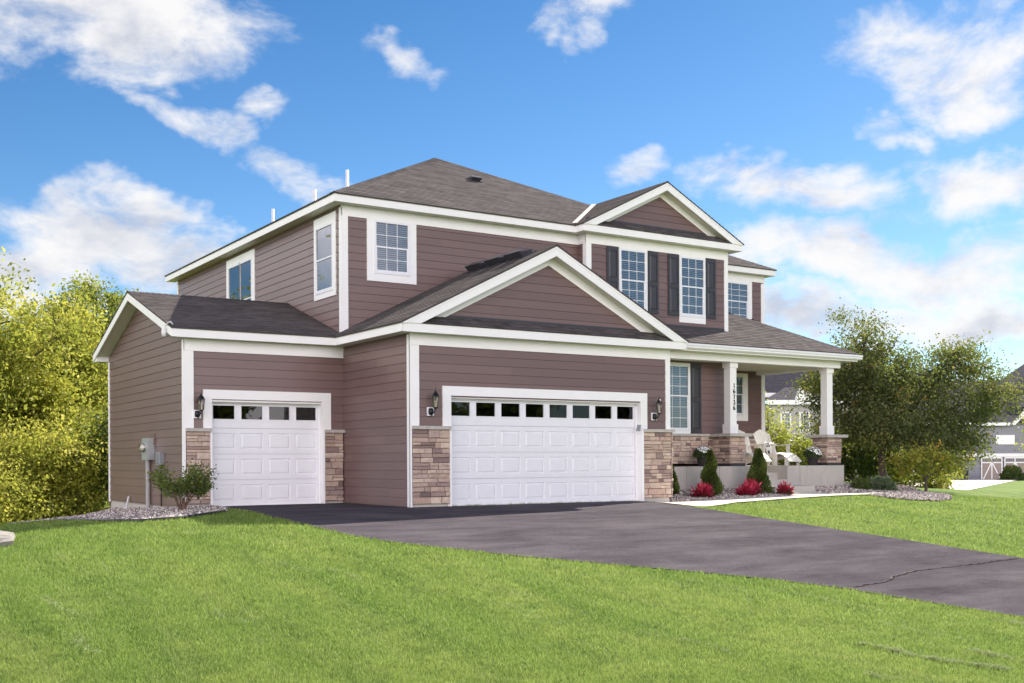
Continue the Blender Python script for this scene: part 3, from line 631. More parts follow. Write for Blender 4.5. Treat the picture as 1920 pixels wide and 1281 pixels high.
# --- roofs
def roofface(mb, slab, o, U, Vh, pitch, xy, seed, over=0):
    U = Vector(U); Vh = Vector(Vh); V3 = (Vh+Vector((0, 0, pitch))).normalized(); n = U.cross(V3)
    if n.z < 0: n = -n
    F = Fr(o, U, V3, n); cs = math.sqrt(1+pitch*pitch); oo = Vector(o)
    poly = [((Vector((x, y, 0))-Vector((oo.x, oo.y, 0))).dot(U), (Vector((x, y, 0))-Vector((oo.x, oo.y, 0))).dot(Vh)*cs) for x, y in xy]
    F.o = F.o+n*.028
    lap(mb, F, poly, .14, .009, base=.001, seed=seed, joints=False)
    slab.prism([F.P(u, v, -.001) for u, v in poly], -n*.024)
def roof(name, faces, seed):
    mb = MB(); sl_ = MB()
    for i, f in enumerate(faces): roofface(mb, sl_, *f, seed+i)
    for k in range(len(sl_.f)): pass
    base = len(mb.v); mb.v += sl_.v; mb.f += [tuple(i+base for i in f) for f in sl_.f]; mb.uv += [[(.07, .07)]*len(f) for f in sl_.f]; mb.rnd += sl_.rnd; mb.sm += sl_.sm
    return mb.build(name, M_ROOF, H)
X1, Y1 = (1, 0, 0), (0, 1, 0); e = .02
roof('roof', [((-.32, 0, ZT-.01), Y1, X1, .5, [(-.32, -.35), (3.34, -.35), (3.34, 3.12), (-.32, 3.12)]),
              ((7.0, 0, ZT-.01), Y1, (-1, 0, 0), .5, [(7.0, -.35), (3.34, -.35), (3.34, 3.12), (6.4, 3.12), (6.4, 2.79), (7.0, 2.79)])], 31)
roof('roof', [((0, 2.81, ZT-.007), X1, Y1, PB, [(-3.83, 2.81), (-.0, 2.81), (-.0, 6.24), (-3.83, 6.24)]),
              ((0, 9.67, ZT-.007), X1, (0, -1, 0), PB, [(-3.83, 9.67), (-.0, 9.67), (-.0, 6.24), (-3.83, 6.24)])], 32)
AX, AY, AZt = 5.33, 8.46, 0
roof('roof', [((0, 2.81, UP_T-.01), X1, Y1, .5, [(-.32, 2.81), (10.98, 2.81), (5.33, 8.46)]),
              ((-.32, 0, UP_T-.01), Y1, X1, .5, [(-.32, 2.81), (-.32, 15.68), (5.33, 10.03), (5.33, 8.46)]),
              ((10.98, 0, UP_T-.01), Y1, (-1, 0, 0), .5, [(10.98, 2.81), (10.98, 15.68), (5.33, 10.03), (5.33, 8.46)]),
              ((0, 15.68, UP_T-.01), X1, (0, -1, 0), .5, [(-.32, 15.68), (10.98, 15.68), (5.33, 10.03)])], 33)
roof('roof', [((0, 4.90, UP_T-.01), X1, Y1, .5, [(8.6, 4.90), (15.32, 4.90), (9.93, 10.29), (8.6, 10.29)]),
              ((15.32, 0, UP_T-.01), Y1, (-1, 0, 0), .5, [(15.32, 4.90), (15.32, 15.68), (9.93, 10.29)]),
              ((0, 15.68, UP_T-.01), X1, (0, -1, 0), .5, [(8.6, 15.68), (15.32, 15.68), (9.93, 10.29), (8.6, 10.29)])], 34)
roof('roof', [((6.13, 0, UP_T-.01), Y1, X1, .5, [(6.13, 2.45), (8.825, 2.45), (8.825, 7.6), (6.13, 7.6)]),
              ((11.52, 0, UP_T-.01), Y1, (-1, 0, 0), .5, [(11.52, 2.45), (8.825, 2.45), (8.825, 7.6), (11.52, 7.6)])], 35)
PZ = 3.87
roof('porch_roof', [((0, 1.78, PZ-.01), X1, Y1, .5, [(6.3, 1.78), (11.21, 1.78), (11.21, 2.79), (6.46, 2.79), (6.3, 2.79)]),
              ((0, 1.78, PZ-.01), X1, Y1, .5, [(5.4, 2.79), (6.44, 2.79), (6.44, 3.12), (5.4, 3.12)]),
              ((0, 1.78, PZ-.01), X1, Y1, .5, [(11.21, 1.78), (15.32, 1.78), (11.91, 5.19), (11.21, 5.19)]),
              ((15.32, 0, PZ-.01), Y1, (-1, 0, 0), .5, [(15.32, 1.78), (15.32, 5.19), (11.91, 5.19)]),
              ((15.32, 0, PZ-.01), Y1, (-1, 0, 0), .5, [(15.32, 5.19), (15.32, 5.7), (15.06, 5.7), (15.06, 5.19)])], 36)
def hipcap(p0, p1, drop=.035, name='ridge_cap'):
    "overlapping ridge shingles"
    p0, p1 = Vector(p0), Vector(p1); d = (p1-p0); L = d.length; d.normalize(); s = d.cross(Zv).normalized(); n = s.cross(d)
    mb = MB(); k = 0
    while k*.14 < L-.02:
        a = p0+d*k*.14; b = p0+d*min(L, k*.14+.15); rn = random.Random(k).random()
        for sg in (1, -1): mb.poly([a+n*.022, b+n*.014, b+s*sg*.13-Zv*drop, a+s*sg*.13-Zv*(drop-.008)], uv=[(k*.14, sg*2), (k*.14+.14, sg*2), (k*.14+.14, sg*2+.1), (k*.14, sg*2+.1)], rnd=rn)
        k += 1
    return mb.build(name, M_ROOF, H)
hipcap((-.30, 2.83, 6.735), (5.33, 8.46, 9.555)); hipcap((5.33, 8.46, 9.555), (5.33, 10.03, 9.555)); hipcap((10.9, 2.9, 6.76), (5.33, 8.46, 9.555)); hipcap((15.3, 4.92, 6.735), (9.93, 10.29, 9.42))
hipcap((-3.83, 6.24, 4.745), (0, 6.24, 4.745)); hipcap((3.34, -.345, 5.425), (3.34, 3.1, 5.425), .06); hipcap((8.825, 2.455, 8.075), (8.825, 7.6, 8.075), .06); hipcap((15.3, 1.8, 3.895), (11.95, 5.15, 5.57))
# skirts under the gables
def skirt(y0, y1, x0, x1, z0, z1):
    mb = MB(); L = math.hypot(y1-y0, z1-z0)
    F = Fr((0, y0-.02, z0), X1, (0, y1-y0+.02, z1-z0), (0, -(z1-z0), y1-y0)); lap(mb, F, rect(x0, x1, 0, L), .13, .01, seed=int(x0*10)+50, joints=False)
    mb.poly([(x0, y0-.02, z0), (x0, y1, z0), (x0, y1, z1)], uv=[(.1, .1)]*3); mb.poly([(x1, y0-.02, z0), (x1, y1, z0), (x1, y1, z1)], uv=[(.1, .1)]*3)
    mb.poly([(x0, y0-.02, z0-.002), (x1, y0-.02, z0-.002), (x1, y1, z0-.002), (x0, y1, z0-.002)], uv=[(.1, .1)]*4)
    mb.build('skirt_roof', M_ROOF, H)
    mb = MB(); mb.box(x0, x1, y1-.024, y1-.017, z1-.02, z1+.035); mb.build('flashing', M_SHUT, H)
skirt(-.3, 0, .12, 6.55, ZT+.004, 3.80); skirt(2.5, 2.8, 6.45, 11.2, UP_T+.004, 6.93)
mb = MB(); mb.box(6.46, 11.08, 2.765, 2.782, 4.30, 4.44); mb.build('flashing', M_SHUT, H)  # wall-base flashing; its dark band also paints in the overhang's shadow
# valley flashing
mb = MB()
for o_ in (0,):
    a = Vector((6.16, 2.84, 6.755)); b = Vector((8.65, 5.33, 8.0))
    mb.prism([a+Vector((-.10, .0, .01)), a+Vector((.05, .0, .035)), b+Vector((.05, .0, .035)), b+Vector((-.10, 0, .01))], (0, .0, .015))
mb.build('valley_flashing', M_FLASH, H)
# gutter
mb = MB(); prof = [(1.80, 3.72), (1.80, 3.845), (1.79, 3.85), (1.70, 3.85), (1.69, 3.80), (1.715, 3.775), (1.70, 3.74), (1.73, 3.712), (1.80, 3.712)]
for i in range(len(prof)-1):
    a, b = prof[i], prof[i+1]; x1 = 15.3+(1.8-a[0]); x2 = 15.3+(1.8-b[0]); mb.poly([(6.5, a[0], a[1]), (x1, a[0], a[1]), (x2, b[0], b[1]), (6.5, b[0], b[1])])
    mb.poly([(x1, a[0], a[1]), (x1, 5.6, a[1]), (x2, 5.6, b[1]), (x2, b[0], b[1])])
mb.build('gutter', M_GUT, H)
fascia([((6.5, 1.80, 3.87), (15.28, 1.80, 3.87), .2, FY, .02), ((15.3, 1.8, 3.87), (15.3, 5.6, 3.87), .2, FXp, .02)])
mb = MB(); sof(6.7, 15.28, 1.82, 2.1, 3.675); sof(15.0, 15.28, 2.1, 5.6, 3.676, 'y'); mb.build('soffit', M_SOFF, H)
M_PCEIL = simple('porch_ceiling', (.62, .58, .48), .6, bmp=.1)
mb = MB(); mb.poly([(6.7, 2.3, 3.60), (14.8, 2.3, 3.60), (14.8, 5.2, 3.60), (6.7, 5.2, 3.60)]); mb.build('porch_ceiling', M_PCEIL, H)
mb = MB(); mb.box(6.72, 14.93, 2.1, 2.34, 3.49, 3.70); mb.box(14.69, 14.93, 2.34, 5.19, 3.489, 3.70); mb.box(6.72, 11.5, 2.34, 2.79, 3.52, 3.60); mb.build('porch_beam', M_TRIM, H)
# --- stone
def stones(mb, F, u0, u1, z0, z1, seed, out=.05):
    rg = random.Random(seed); z = z0
    F.box(mb, u0+.004, u1-.004, z0, z1, .0, .018, .05)
    while z < z1-.03:
        h = rg.choice((.065, .085, .1, .12, .14)); h = min(h, z1-z)
        if z1-z-h < .045: h = z1-z
        u = u0; tog = rg.random()
        while u < u1-.01:
            L = rg.uniform(.13, .42)*(.8 if h < .09 else 1)
            if u1-u-L < .1: L = u1-u
            subs = [(z, z+h)] if (h < .11 or rg.random() < .65) else [(z, z+h*.5), (z+h*.5, z+h)]
            for (a, b) in subs:
                d = out+rg.uniform(-.02, .014); g_ = .005; j = lambda: rg.uniform(-.004, .004); t1, t2 = rg.uniform(-.006, .006), rg.uniform(-.006, .006)
                rn = rg.random(); c = .007
                B_ = [F.P(u+g_, a+g_, .01), F.P(u+L-g_, a+g_, .01), F.P(u+L-g_, b-g_, .01), F.P(u+g_, b-g_, .01)]
                M_ = [F.P(u+g_+j(), a+g_, d-c), F.P(u+L-g_, a+g_+j(), d-c), F.P(u+L-g_+j(), b-g_, d-c), F.P(u+g_, b-g_+j(), d-c)]
                T_ = [F.P(u+g_+c, a+g_+c, d+t1), F.P(u+L-g_-c, a+g_+c, d+t2), F.P(u+L-g_-c, b-g_-c, d+t1+.004), F.P(u+g_+c, b-g_-c, d+t2)]
                for A_, C_ in ((B_, M_), (M_, T_)):
                    for k in range(4): mb.poly([A_[k], A_[(k+1) % 4], C_[(k+1) % 4], C_[k]], rnd=rn)
                # front face broken into facets
                cu, cv = (u+L*rg.uniform(.3, .7)), (a+b)/2+rg.uniform(-.2, .2)*(b-a); ctr = F.P(cu, cv, d+rg.uniform(-.002, .010))
                for k in range(4): mb.poly([T_[k], T_[(k+1) % 4], ctr], rnd=rn)
            u += L
        z += h
def pier(name, items, caps, seed):
    mb = MB()
    for i, (F, u0, u1, z0, z1) in enumerate(items): stones(mb, F, u0, u1, z0, z1, seed+i)
    mb.build(name, M_STONE, H)
    mb = MB()
    for c in caps: mb.box(*c)
    mb.build('stone_cap', M_CAP, H)
pier('stone_veneer', [(fA, .06, DA[0]-.03, .05, 1.53)], [(.045, DA[0]-.02, -.10, .0, 1.53, 1.60)], 101)
pier('stone_veneer', [(fA, DA[1]+.05, 6.72, .05, 1.53), (rightf(6.72), -.05, 1.9, .05, 1.53)], [(DA[1]+.035, 6.80, -.10, .0, 1.53, 1.60)], 104)
pier('stone_veneer', [(fB, -3.455, DB[0]-.03, .05, 1.53)], [(-3.465, DB[0]-.02, 3.03, 3.13, 1.53, 1.60)], 107)
pier('stone_veneer', [(fB, DB[1]+.04, -.0, .05, 1.53)], [(DB[1]+.03, .02, 3.03, 3.13, 1.53, 1.60)], 110)
pier('stone_veneer', [(front(2.8), 6.7, 11.0, .80, 1.53)], [(6.7, 11.0, 2.70, 2.8, 1.53, 1.595)], 113)
pier('stone_veneer', [(front(5.2), 11.2, 14.93, .80, 1.47)], [(11.2, 14.95, 5.10, 5.2, 1.47, 1.54)], 116)
def col_pier(x0, x1, y0, y1, yb, seed):
    "stone pier + white column"
    pier('stone_pier', [(front(y0+.05), x0+.02, x1-.02, .80, 1.515), (left(x0+.05), y0+.02, yb-.02, .80, 1.515), (rightf(x1-.05), y0+.02, yb-.02, .80, 1.515)], [(x0-.12, x1+.12, y0-.12, yb+(.12 if yb < 2.75 else 0), 1.516, 1.596)], seed)
    mb = MB(); mb.box(x0+.05, x1-.05, y0+.05, yb-.01, .735, 1.516); mb.build('stone_pier', M_STONE, H)
    mb = MB(); mb.box(x0+.02, x1-.02, y0+.02, yb-.01, .732, .80); mb.build('pier_base', M_SHUT, H)
    cx, cy = (x0+x1)/2, y0+.29
    col = MB(); hw = .115; col.box(cx-hw, cx+hw, cy-hw, cy+hw, 1.83, 3.36); c = col.build('porch_column', M_TRIM, H)
    mb = MB(); k = .145; mb.box(cx-k, cx+k, cy-k, cy+k, 1.597, 1.85); mb.build('plinth', M_TRIM, c)
    mb = MB(); mb.box(cx-k, cx+k, cy-k, cy+k, 3.35, 3.489); mb.build('capital', M_TRIM, c)
    return cx, cy, c
c1x, c1y, col1 = col_pier(10.60, 11.17, 2.06, 2.6, 2.79, 120)
c2x, c2y, col2 = col_pier(14.33, 14.93, 2.06, 2.6, 2.64, 130)
mb = MB(); mb.box(14.94-.12, 14.94+.1, 5.0, 5.16, .74, 3.489)
# --- house number 16736 (column front face, running down)
def digit(mb, ch, cx, cz, y, h):
    S = {'1': [[(-.12, .36), (.04, .5), (.04, -.44)], [(-.16, -.48), (.22, -.48)]],
         '6': [[(.20, .42), (.02, .50), (-.14, .30), (-.22, 0), (-.20, -.30), (-.04, -.48), (.16, -.40), (.24, -.18), (.14, .02), (-.02, .06), (-.18, -.06)]],
         '7': [[(-.22, .34), (-.20, .46), (.24, .46), (.06, .05), (-.04, -.48)]],
         '3': [[(-.18, .36), (-.02, .5), (.16, .42), (.16, .22), (-.02, .08), (.18, -.02), (.22, -.26), (.08, -.46), (-.10, -.46), (-.22, -.32)]]}
    for st in S[ch]:
        P = []
        for a, b in zip(st[:-1], st[1:]):
            for k in range(3): P.append((a[0]+(b[0]-a[0])*k/3, a[1]+(b[1]-a[1])*k/3))
        P.append(st[-1])
        for i in range(len(P)-1):
            a, b = P[i], P[i+1]; dx, dz = b[0]-a[0], b[1]-a[1]; L = math.hypot(dx, dz) or 1; wv_ = (.032+.05*abs(dz)/L)
            nx_, nz_ = -dz/L*wv_, dx/L*wv_; ex, ez = dx/L*.025, dz/L*.025
            q = [(a[0]+nx_-ex, a[1]+nz_-ez), (b[0]+nx_+ex, b[1]+nz_+ez), (b[0]-nx_+ex, b[1]-nz_+ez), (a[0]-nx_-ex, a[1]-nz_-ez)]
            mb.prism([(cx+u*h, y, cz+v*h) for u, v in q], (0, -.008-.0004*i, 0))
mb2 = MB()
for i, ch in enumerate('16736'): mb2 = MB(); digit(mb2, ch, c1x+.025, 2.87-i*.147, c1y-.116, .118); mb2.build('house_numeral', M_BLACK, col1)
# --- porch base and steps
PB0, PB1 = 11.36, 12.67
mb = MB()
for a, b in ((6.74, 9.01), (9.024, 10.15), (10.164, PB0)): mb.box(a, b, 2.0, 2.3, -.1, .73)
for a, b in ((PB1, 13.145), (13.158, 14.94)): mb.box(a, b, 2.0, 2.3, -.1, .73)
mb.box(6.74, PB0, 2.3, 5.2, .60, .729); mb.box(PB1, 14.94, 2.3, 5.2, .6, .729); mb.box(PB0, PB1, 2.72, 5.2, .5, .729); mb.box(14.64, 14.939, 2.3, 5.2, -.3, .60); mb.box(PB0, PB0+.01, 2.0, 2.72, -.1, .7); mb.box(PB1-.01, PB1-.001, 2.01, 2.72, -.1, .7)
mb.build('porch_floor', M_CONC, H)
mb = MB(); mb.box(11.33, 12.83, 1.18, 2.0, -.06, .195); mb.build('step', M_CONC, H)
mb = MB(); mb.box(PB0, PB1-.01, 2.002, 2.37, -.06, .36); mb.build('step', M_CONC, H)
mb = MB(); mb.box(PB0, PB1-.01, 2.37, 2.72, -.06, .545); mb.build('step', M_CONC, H)
# --- windows
def window(F, gl, z0, z1, cols, rows, casing=None, blind=True, sashes=1, name='window', screen=False, mid=.5):
    "gl (u0,u1) glass; casing (u0,u1,z0,z1)"
    u0, u1 = gl; fw = .055; mb = MB(); zm = z0+(z1-z0)*mid
    for s in range(sashes):
        a = u0+(u1-u0)*s/sashes+(.03 if s else 0); b = u0+(u1-u0)*(s+1)/sashes-(.03 if s < sashes-1 else 0)
        F.box(mb, a-fw, a, z0-fw, z1+fw, 0, .05); F.box(mb, b, b+fw, z0-fw, z1+fw, 0, .05); F.box(mb, a, b, z1, z1+fw, 0, .05); F.box(mb, a, b, z0-fw, z0, 0, .05)
        F.box(mb, a, b, zm-.018, zm+.018, .016, .047)
        F.box(mb, a, a+.022, z0, zm-.018, .016, .040); F.box(mb, b-.022, b, z0, zm-.018, .016, .040); F.box(mb, a+.022, b-.022, z0, z0+.03, .016, .040)
        for (ra, rb) in ((z0, zm), (zm, z1)):
            for c in range(1, cols): uc = a+(b-a)*c/cols; F.box(mb, uc-.007, uc+.007, ra, rb, .030, .0335)
            for r in range(1, rows): zr = ra+(rb-ra)*r/rows; F.box(mb, a, b, zr-.007, zr+.007, .0305, .034)
    wobj = mb.build(name, M_VINYL, H)
    for s in range(sashes):
        a = u0+(u1-u0)*s/sashes+(.03 if s else 0); b = u0+(u1-u0)*(s+1)/sashes-(.03 if s < sashes-1 else 0)
        for ra, rb in ((z0, zm-.018), (zm+.018, z1)):
            p = MB(); p.poly([F.P(a, ra, .029), F.P(b, ra, .029), F.P(b, rb, .029), F.P(a, rb, .029)]); p.build('window_pane', M_GLASSS if screen else M_GLASS, wobj)
    p = MB(); F.box(p, u0-.02, u1+.02, z0-.02, z1+.02, .0, .0155); p.build('room_behind', M_SCREEN if screen else M_DARK, wobj)
    if blind:
        p = MB(); z = z0+.02
        while z < z1-.02: 
            p.poly([F.P(u0+.01, z, .026), F.P(u1-.01, z, .026), F.P(u1-.01, z+.036, .019), F.P(u0+.01, z+.036, .019)]); z += .046
        p.build('blind', M_BLIND, wobj)
    if casing:
        c0, c1, d0, d1 = casing; p = MB(); i0, i1, j0, j1 = u0-fw-.001, u1+fw+.001, z0-fw-.001, z1+fw+.001
        F.box(p, c0, i0, d0, d1, 0, .036); F.box(p, i1, c1, d0, d1, 0, .036); F.box(p, i0, i1, d0, j0, 0, .036)
        if d1 > j1: F.box(p, i0, i1, j1, d1, 0, .036)
        p.build('casing', M_TRIM, wobj)
    return wobj
window(front(3.13), (.825, 1.615), 5.165, 6.255-.0, 3, 2, (.60, 1.84, 4.935, 6.309))
window(front(2.8), (7.53, 8.30), 4.745, 6.232, 3, 3, (7.462, 8.395, 4.53, 6.309)); window(front(2.8), (9.553, 10.318), 4.745, 6.228, 3, 3, (9.478, 10.403, 4.53, 6.309))
window(front(5.2), (13.35, 14.32), 5.10, 6.225, 3, 3, (13.1, 14.53, 4.9, 6.339), mid=.53)
window(front(2.8), (8.95, 9.75), 1.72, 3.36, 3, 3, (8.86, 9.845, 1.597, 3.46), mid=.53)
window(front(5.2), (13.2, 14.10), 2.29, 3.40, 3, 2, (12.9, 14.335, 2.08, 3.52), mid=.53)
window(left(0), (3.56, 4.43), 4.78, 6.20, 1, 1, (3.38, 4.59, 4.60, 6.46), blind=False, screen=True)
window(left(0), (8.72, 10.48), 4.50, 6.20, 1, 1, (8.5, 10.7, 4.3, 6.45), blind=False, sashes=2, screen=True, mid=.42)
# --- shutters
def shutter(F, u0, u1, z0, z1, split=.48):
    mb = MB(); o1 = .05; F.box(mb, u0, u1, z0, z1, .016, o1-.012); s = .055; zm = z0+(z1-z0)*split
    F.box(mb, u0, u0+s, z0, z1, o1-.012, o1); F.box(mb, u1-s, u1, z0, z1, o1-.012, o1)
    for a, b in ((z0, z0+.10), (zm-.045, zm+.045), (z1-.09, z1)): F.box(mb, u0+s, u1-s, a, b, o1-.012, o1-.0005)
    for a, b in ((z0+.10, zm-.045), (zm+.045, z1-.09)):
        c = .03; i0, i1, j0, j1 = u0+s+.012, u1-s-.012, a+.012, b-.012
        A_ = [F.P(i0, j0, o1-.012), F.P(i1, j0, o1-.012), F.P(i1, j1, o1-.012), F.P(i0, j1, o1-.012)]; B_ = [F.P(i0+c, j0+c, o1-.001), F.P(i1-c, j0+c, o1-.001), F.P(i1-c, j1-c, o1-.001), F.P(i0+c, j1-c, o1-.001)]
        for k in range(4): mb.poly([A_[k], A_[(k+1) % 4], B_[(k+1) % 4], B_[k]])
        mb.poly(B_)
    return mb.build('shutter', M_SHUT, H)
for a, b in ((7.075, 7.435), (8.41, 8.755), (9.09, 9.465), (10.415, 10.765)): shutter(front(2.8), a, b, 4.69, 6.292)
shutter(front(2.8), 9.86, 10.22, 1.62, 3.46)
# --- garage doors
def garage_door(F, u0, u1, ztop, cols, yfr):
    mb = MB(); o0 = -.14; z0 = -.005; hs = (ztop-z0)/4; ds = []
    for s in range(4):
        a, b = z0+s*hs+.004, z0+(s+1)*hs-.004
        cw = (u1-u0)/cols
        if s < 3:
            for c in range(cols):
                p0, p1 = u0+c*cw, u0+(c+1)*cw; m_ = .06; q0, q1, r0, r1 = p0+m_, p1-m_, a+.10, b-.10
                def ring(A, oa, B, ob):
                    PA = [F.P(A[0], A[2], oa), F.P(A[1], A[2], oa), F.P(A[1], A[3], oa), F.P(A[0], A[3], oa)]; PB_ = [F.P(B[0], B[2], ob), F.P(B[1], B[2], ob), F.P(B[1], B[3], ob), F.P(B[0], B[3], ob)]
                    for k in range(4): mb.poly([PA[k], PA[(k+1) % 4], PB_[(k+1) % 4], PB_[k]])
                ring((p0, p1, a, b), o0, (q0, q1, r0, r1), o0); d = .016; ring((q0, q1, r0, r1), o0, (q0+d*.6, q1-d*.6, r0+d*.6, r1-d*.6), o0-.020)
                ring((q0+d*.6, q1-d*.6, r0+d*.6, r1-d*.6), o0-.020, (q0+3*d, q1-3*d, r0+3*d, r1-3*d), o0-.002)
                x = (q0+3*d, q1-3*d, r0+3*d, r1-3*d); mb.poly([F.P(x[0], x[2], o0-.003), F.P(x[1], x[2], o0-.003), F.P(x[1], x[3], o0-.003), F.P(x[0], x[3], o0-.003)])
        else:
            for c in range(cols):
                p0, p1 = u0+c*cw, u0+(c+1)*cw; q0, q1, r0, r1 = p0+.075, p1-.075, b-.345, b-.065
                F.box(mb, p0, q0, a, b, o0-.03, o0); F.box(mb, q1, p1, a, b, o0-.03, o0); F.box(mb, q0, q1, a, r0, o0-.03, o0); F.box(mb, q0, q1, r1, b, o0-.03, o0)
                w_ = .022
                F.box(mb, q0-w_, q0, r0-w_, r1+w_, o0, o0+.009); F.box(mb, q1, q1+w_, r0-w_, r1+w_, o0, o0+.009); F.box(mb, q0, q1, r0-w_, r0, o0, o0+.009); F.box(mb, q0, q1, r1, r1+w_, o0, o0+.009)
                ds.append((q0, q1, r0, r1))
        F.box(mb, u0, u1, a-.006, a+.001, o0-.03, o0-.012)
    F.box(mb, u0, u1, z0-.02, z0+.012, o0-.02, o0+.008)
    D = mb.build('garage_door', M_VINYL, H)
    for q0, q1, r0, r1 in ds:
        p = MB(); p.poly([F.P(q0, r0, o0-.015), F.P(q1, r0, o0-.015), F.P(q1, r1, o0-.015), F.P(q0, r1, o0-.015)]); p.build('window_pane', M_GLASSD, D)
    p = MB(); F.box(p, u0, u1, 1.6, ztop+.05, o0-.5, o0-.45); p.build('garage_interior', M_DARK, D)
    # jambs + casing
    p = MB(); c = .0
    F.box(p, u0-.055, u0, -.03, ztop+.02, o0-.02, -.0); F.box(p, u1, u1+.055, -.03, ztop+.02, o0-.02, -.0); F.box(p, u0, u1, ztop, ztop+.055, o0-.02, -.001)
    F.box(p, u0-.0, u0+.025, -.02, ztop-.025, o0+.012, o0+.03); F.box(p, u1-.025, u1, -.02, ztop-.025, o0+.012, o0+.03); F.box(p, u0, u1, ztop-.03, ztop, o0+.012, o0+.03)
    p.build('door_jamb', M_TRIM, D)
    return D
D1 = garage_door(fA, .935, 5.83, 2.17, 8, 0); D2 = garage_door(fB, -2.925, -.495, 2.15, 4, 3.13)
trimpart('garage_trim', fA, [(.74, .935, 1.601, 2.215, 0, .045), (5.83, 6.02, 1.601, 2.215, 0, .045), (.74, 6.02, 2.215, 2.405, 0, .046), (.895, .935, -.02, 1.6, 0, .06), (5.83, 5.885, -.02, 1.6, 0, .085)])
trimpart('garage_trim', fB, [(-3.105, -2.925, 1.601, 2.20, 0, .045), (-.495, -.29, 1.601, 2.20, 0, .045), (-3.105, -.29, 2.20, 2.393, 0, .046), (-2.965, -2.925, -.02, 1.6, 0, .06), (-.495, -.45, -.02, 1.6, 0, .085)])
mb = MB(); mb.hexa([(5.69, -.09, 1.55), (5.76, -.09, 1.55), (5.76, -.045, 1.55), (5.69, -.045, 1.55), (5.72, -.11, 1.69), (5.79, -.11, 1.69), (5.79, -.05, 1.69), (5.72, -.05, 1.69)]); mb.build('door_keypad', M_GREYPL, H)
# --- roof furniture
def pipe(x, y, ztop):
    z0 = UP_T+.5*(x+.3); mb = MB(); mb.tube([(x, y, z0-.05), (x, y, ztop)], .038, 12); mb.lathe([(.14, -.03), (.13, .02), (.06, .09)], (x, y, z0), 16); mb.build('vent_pipe', M_PVC, H)
pipe(.9, 4.78, 7.80); pipe(.9, 6.73, 7.74); pipe(.9, 9.6, 7.80)
def boxvent(c, U, up, pitch, w_, l_, h_):
    "low profile roof vent on a slope"
    U = Vector(U); V3 = (Vector(up)+Vector((0, 0, pitch))).normalized(); n = U.cross(V3); n = n if n.z > 0 else -n; F = Fr(c, U, V3, n)
    mb = MB(); F.box(mb, -w_/2-.05, w_/2+.05, -l_/2-.04, l_/2+.06, .01, .04); b = [F.P(-w_/2, -l_/2, .04), F.P(w_/2, -l_/2, .04), F.P(w_/2, l_/2, .04), F.P(-w_/2, l_/2, .04), F.P(-w_/2-.02, -l_/2-.04, h_), F.P(w_/2+.02, -l_/2-.04, h_), F.P(w_/2, l_/2, h_*.6), F.P(-w_/2, l_/2, h_*.6)]
    mb.hexa(b); F.box(mb, -w_/2-.02, w_/2+.02, -l_/2-.045, l_/2-.1, h_, h_+.012); return mb.build('roof_vent', M_SHUT, H)
boxvent((5.25, 6.2, UP_T+.5*3.37+.02), X1, Y1, .5, .26, .22, .13)
for x, y, in ((13.15, 4.55), (13.3, 4.1)): boxvent((x, y, PZ+.5*(15.3-x)), Y1, (-1, 0, 0), .5, .24, .22, .13)
for y in (2.25, 1.42, .6): boxvent((3.05, y, ZT+.5*3.35+.02), Y1, X1, .5, .58, .30, .17)

# ================================================================== things on the walls
def lantern(x, y, z, label):
    T = empty('wall_lantern', (x, y, z), label=label, cat='wall lamp', group='black lanterns beside the garage doors')
    mb = MB(); mb.box(-.075, .075, -.028, .0, -.085, .085); mb.build('mounting_block', M_VINYL, T)
    mb = MB(); mb.lathe([(.001, -.07), (.05, -.055), (.055, 0), (.05, .055), (.001, .07)], (0, -.035, 0), 14)
    mb.tube([(0, -.05, .0), (.015, -.10, -.03), (.03, -.15, .0), (.04, -.16, .07)], .012, 8); mb.tube([(0, -.04, -.05), (.0, -.07, -.09), (.01, -.10, -.05)], .008, 8); mb.build('bracket', M_BLACK, T)
    c = (.04, -.16, .07); mb = MB()
    mb.lathe([(.012, -.03), (.045, 0), (.055, .012)], c, 6); mb.lathe([(.082, .22), (.08, .235), (.045, .29), (.02, .315), (.018, .33), (.006, .345), (.004, .40)], c, 6)
    for k in range(6):
        a = math.pi/3*k; mb.tube([(c[0]+.052*math.cos(a), c[1]+.052*math.sin(a), c[2]+.01), (c[0]+.072*math.cos(a), c[1]+.072*math.sin(a), c[2]+.225)], .005, 4)
    mb.build('lantern_frame', M_BLACK, T)
    mb = MB(); mb.lathe([(.048, .012), (.067, .22)], c, 6); mb.build('lantern_glass', M_LAMPG, T)
    mb = MB(); mb.tube([(c[0], c[1], c[2]+.01), (c[0], c[1], c[2]+.14)], .018, 10); mb.build('candle_bulb', simple('bulb', (.85, .8, .68), .5), T)
    return T
lantern(.455, -.03, 1.885, 'black coach lantern left of the wide garage door'); lantern(6.21, -.03, 1.885, 'black coach lantern right of the wide garage door, near the tall porch window'); lantern(-3.235, 3.10, 1.885, 'black coach lantern left of the narrow garage door')
T = empty('electric_meter', (-3.49, 5.45, 1.2), label='grey metal electric meter cabinet on a conduit on the brown side wall', cat='electric meter')
mb = MB(); mb.box(-.16, -.015, -.20, .30, -.24, .24); mb.build('cabinet', M_METAL, T)
mb = MB(); mb.box(-.045, -.012, -.30, .06, .10, .33); mb.build('wall_plate', M_SIDE, T)
mb = MB(); F_ = Fr((-.16, .0, 0), (0, 1, 0), n=(-1, 0, 0))
for (u, v, r_, d_) in ((.12, .03, .085, .10), (.0, .0, .0, 0)):
    if r_: mb.tube([F_.P(u, v, 0), F_.P(u, v, d_)], r_, 18); mb.tube([F_.P(u, v, 0), F_.P(u, v, .02)], r_+.02, 18)
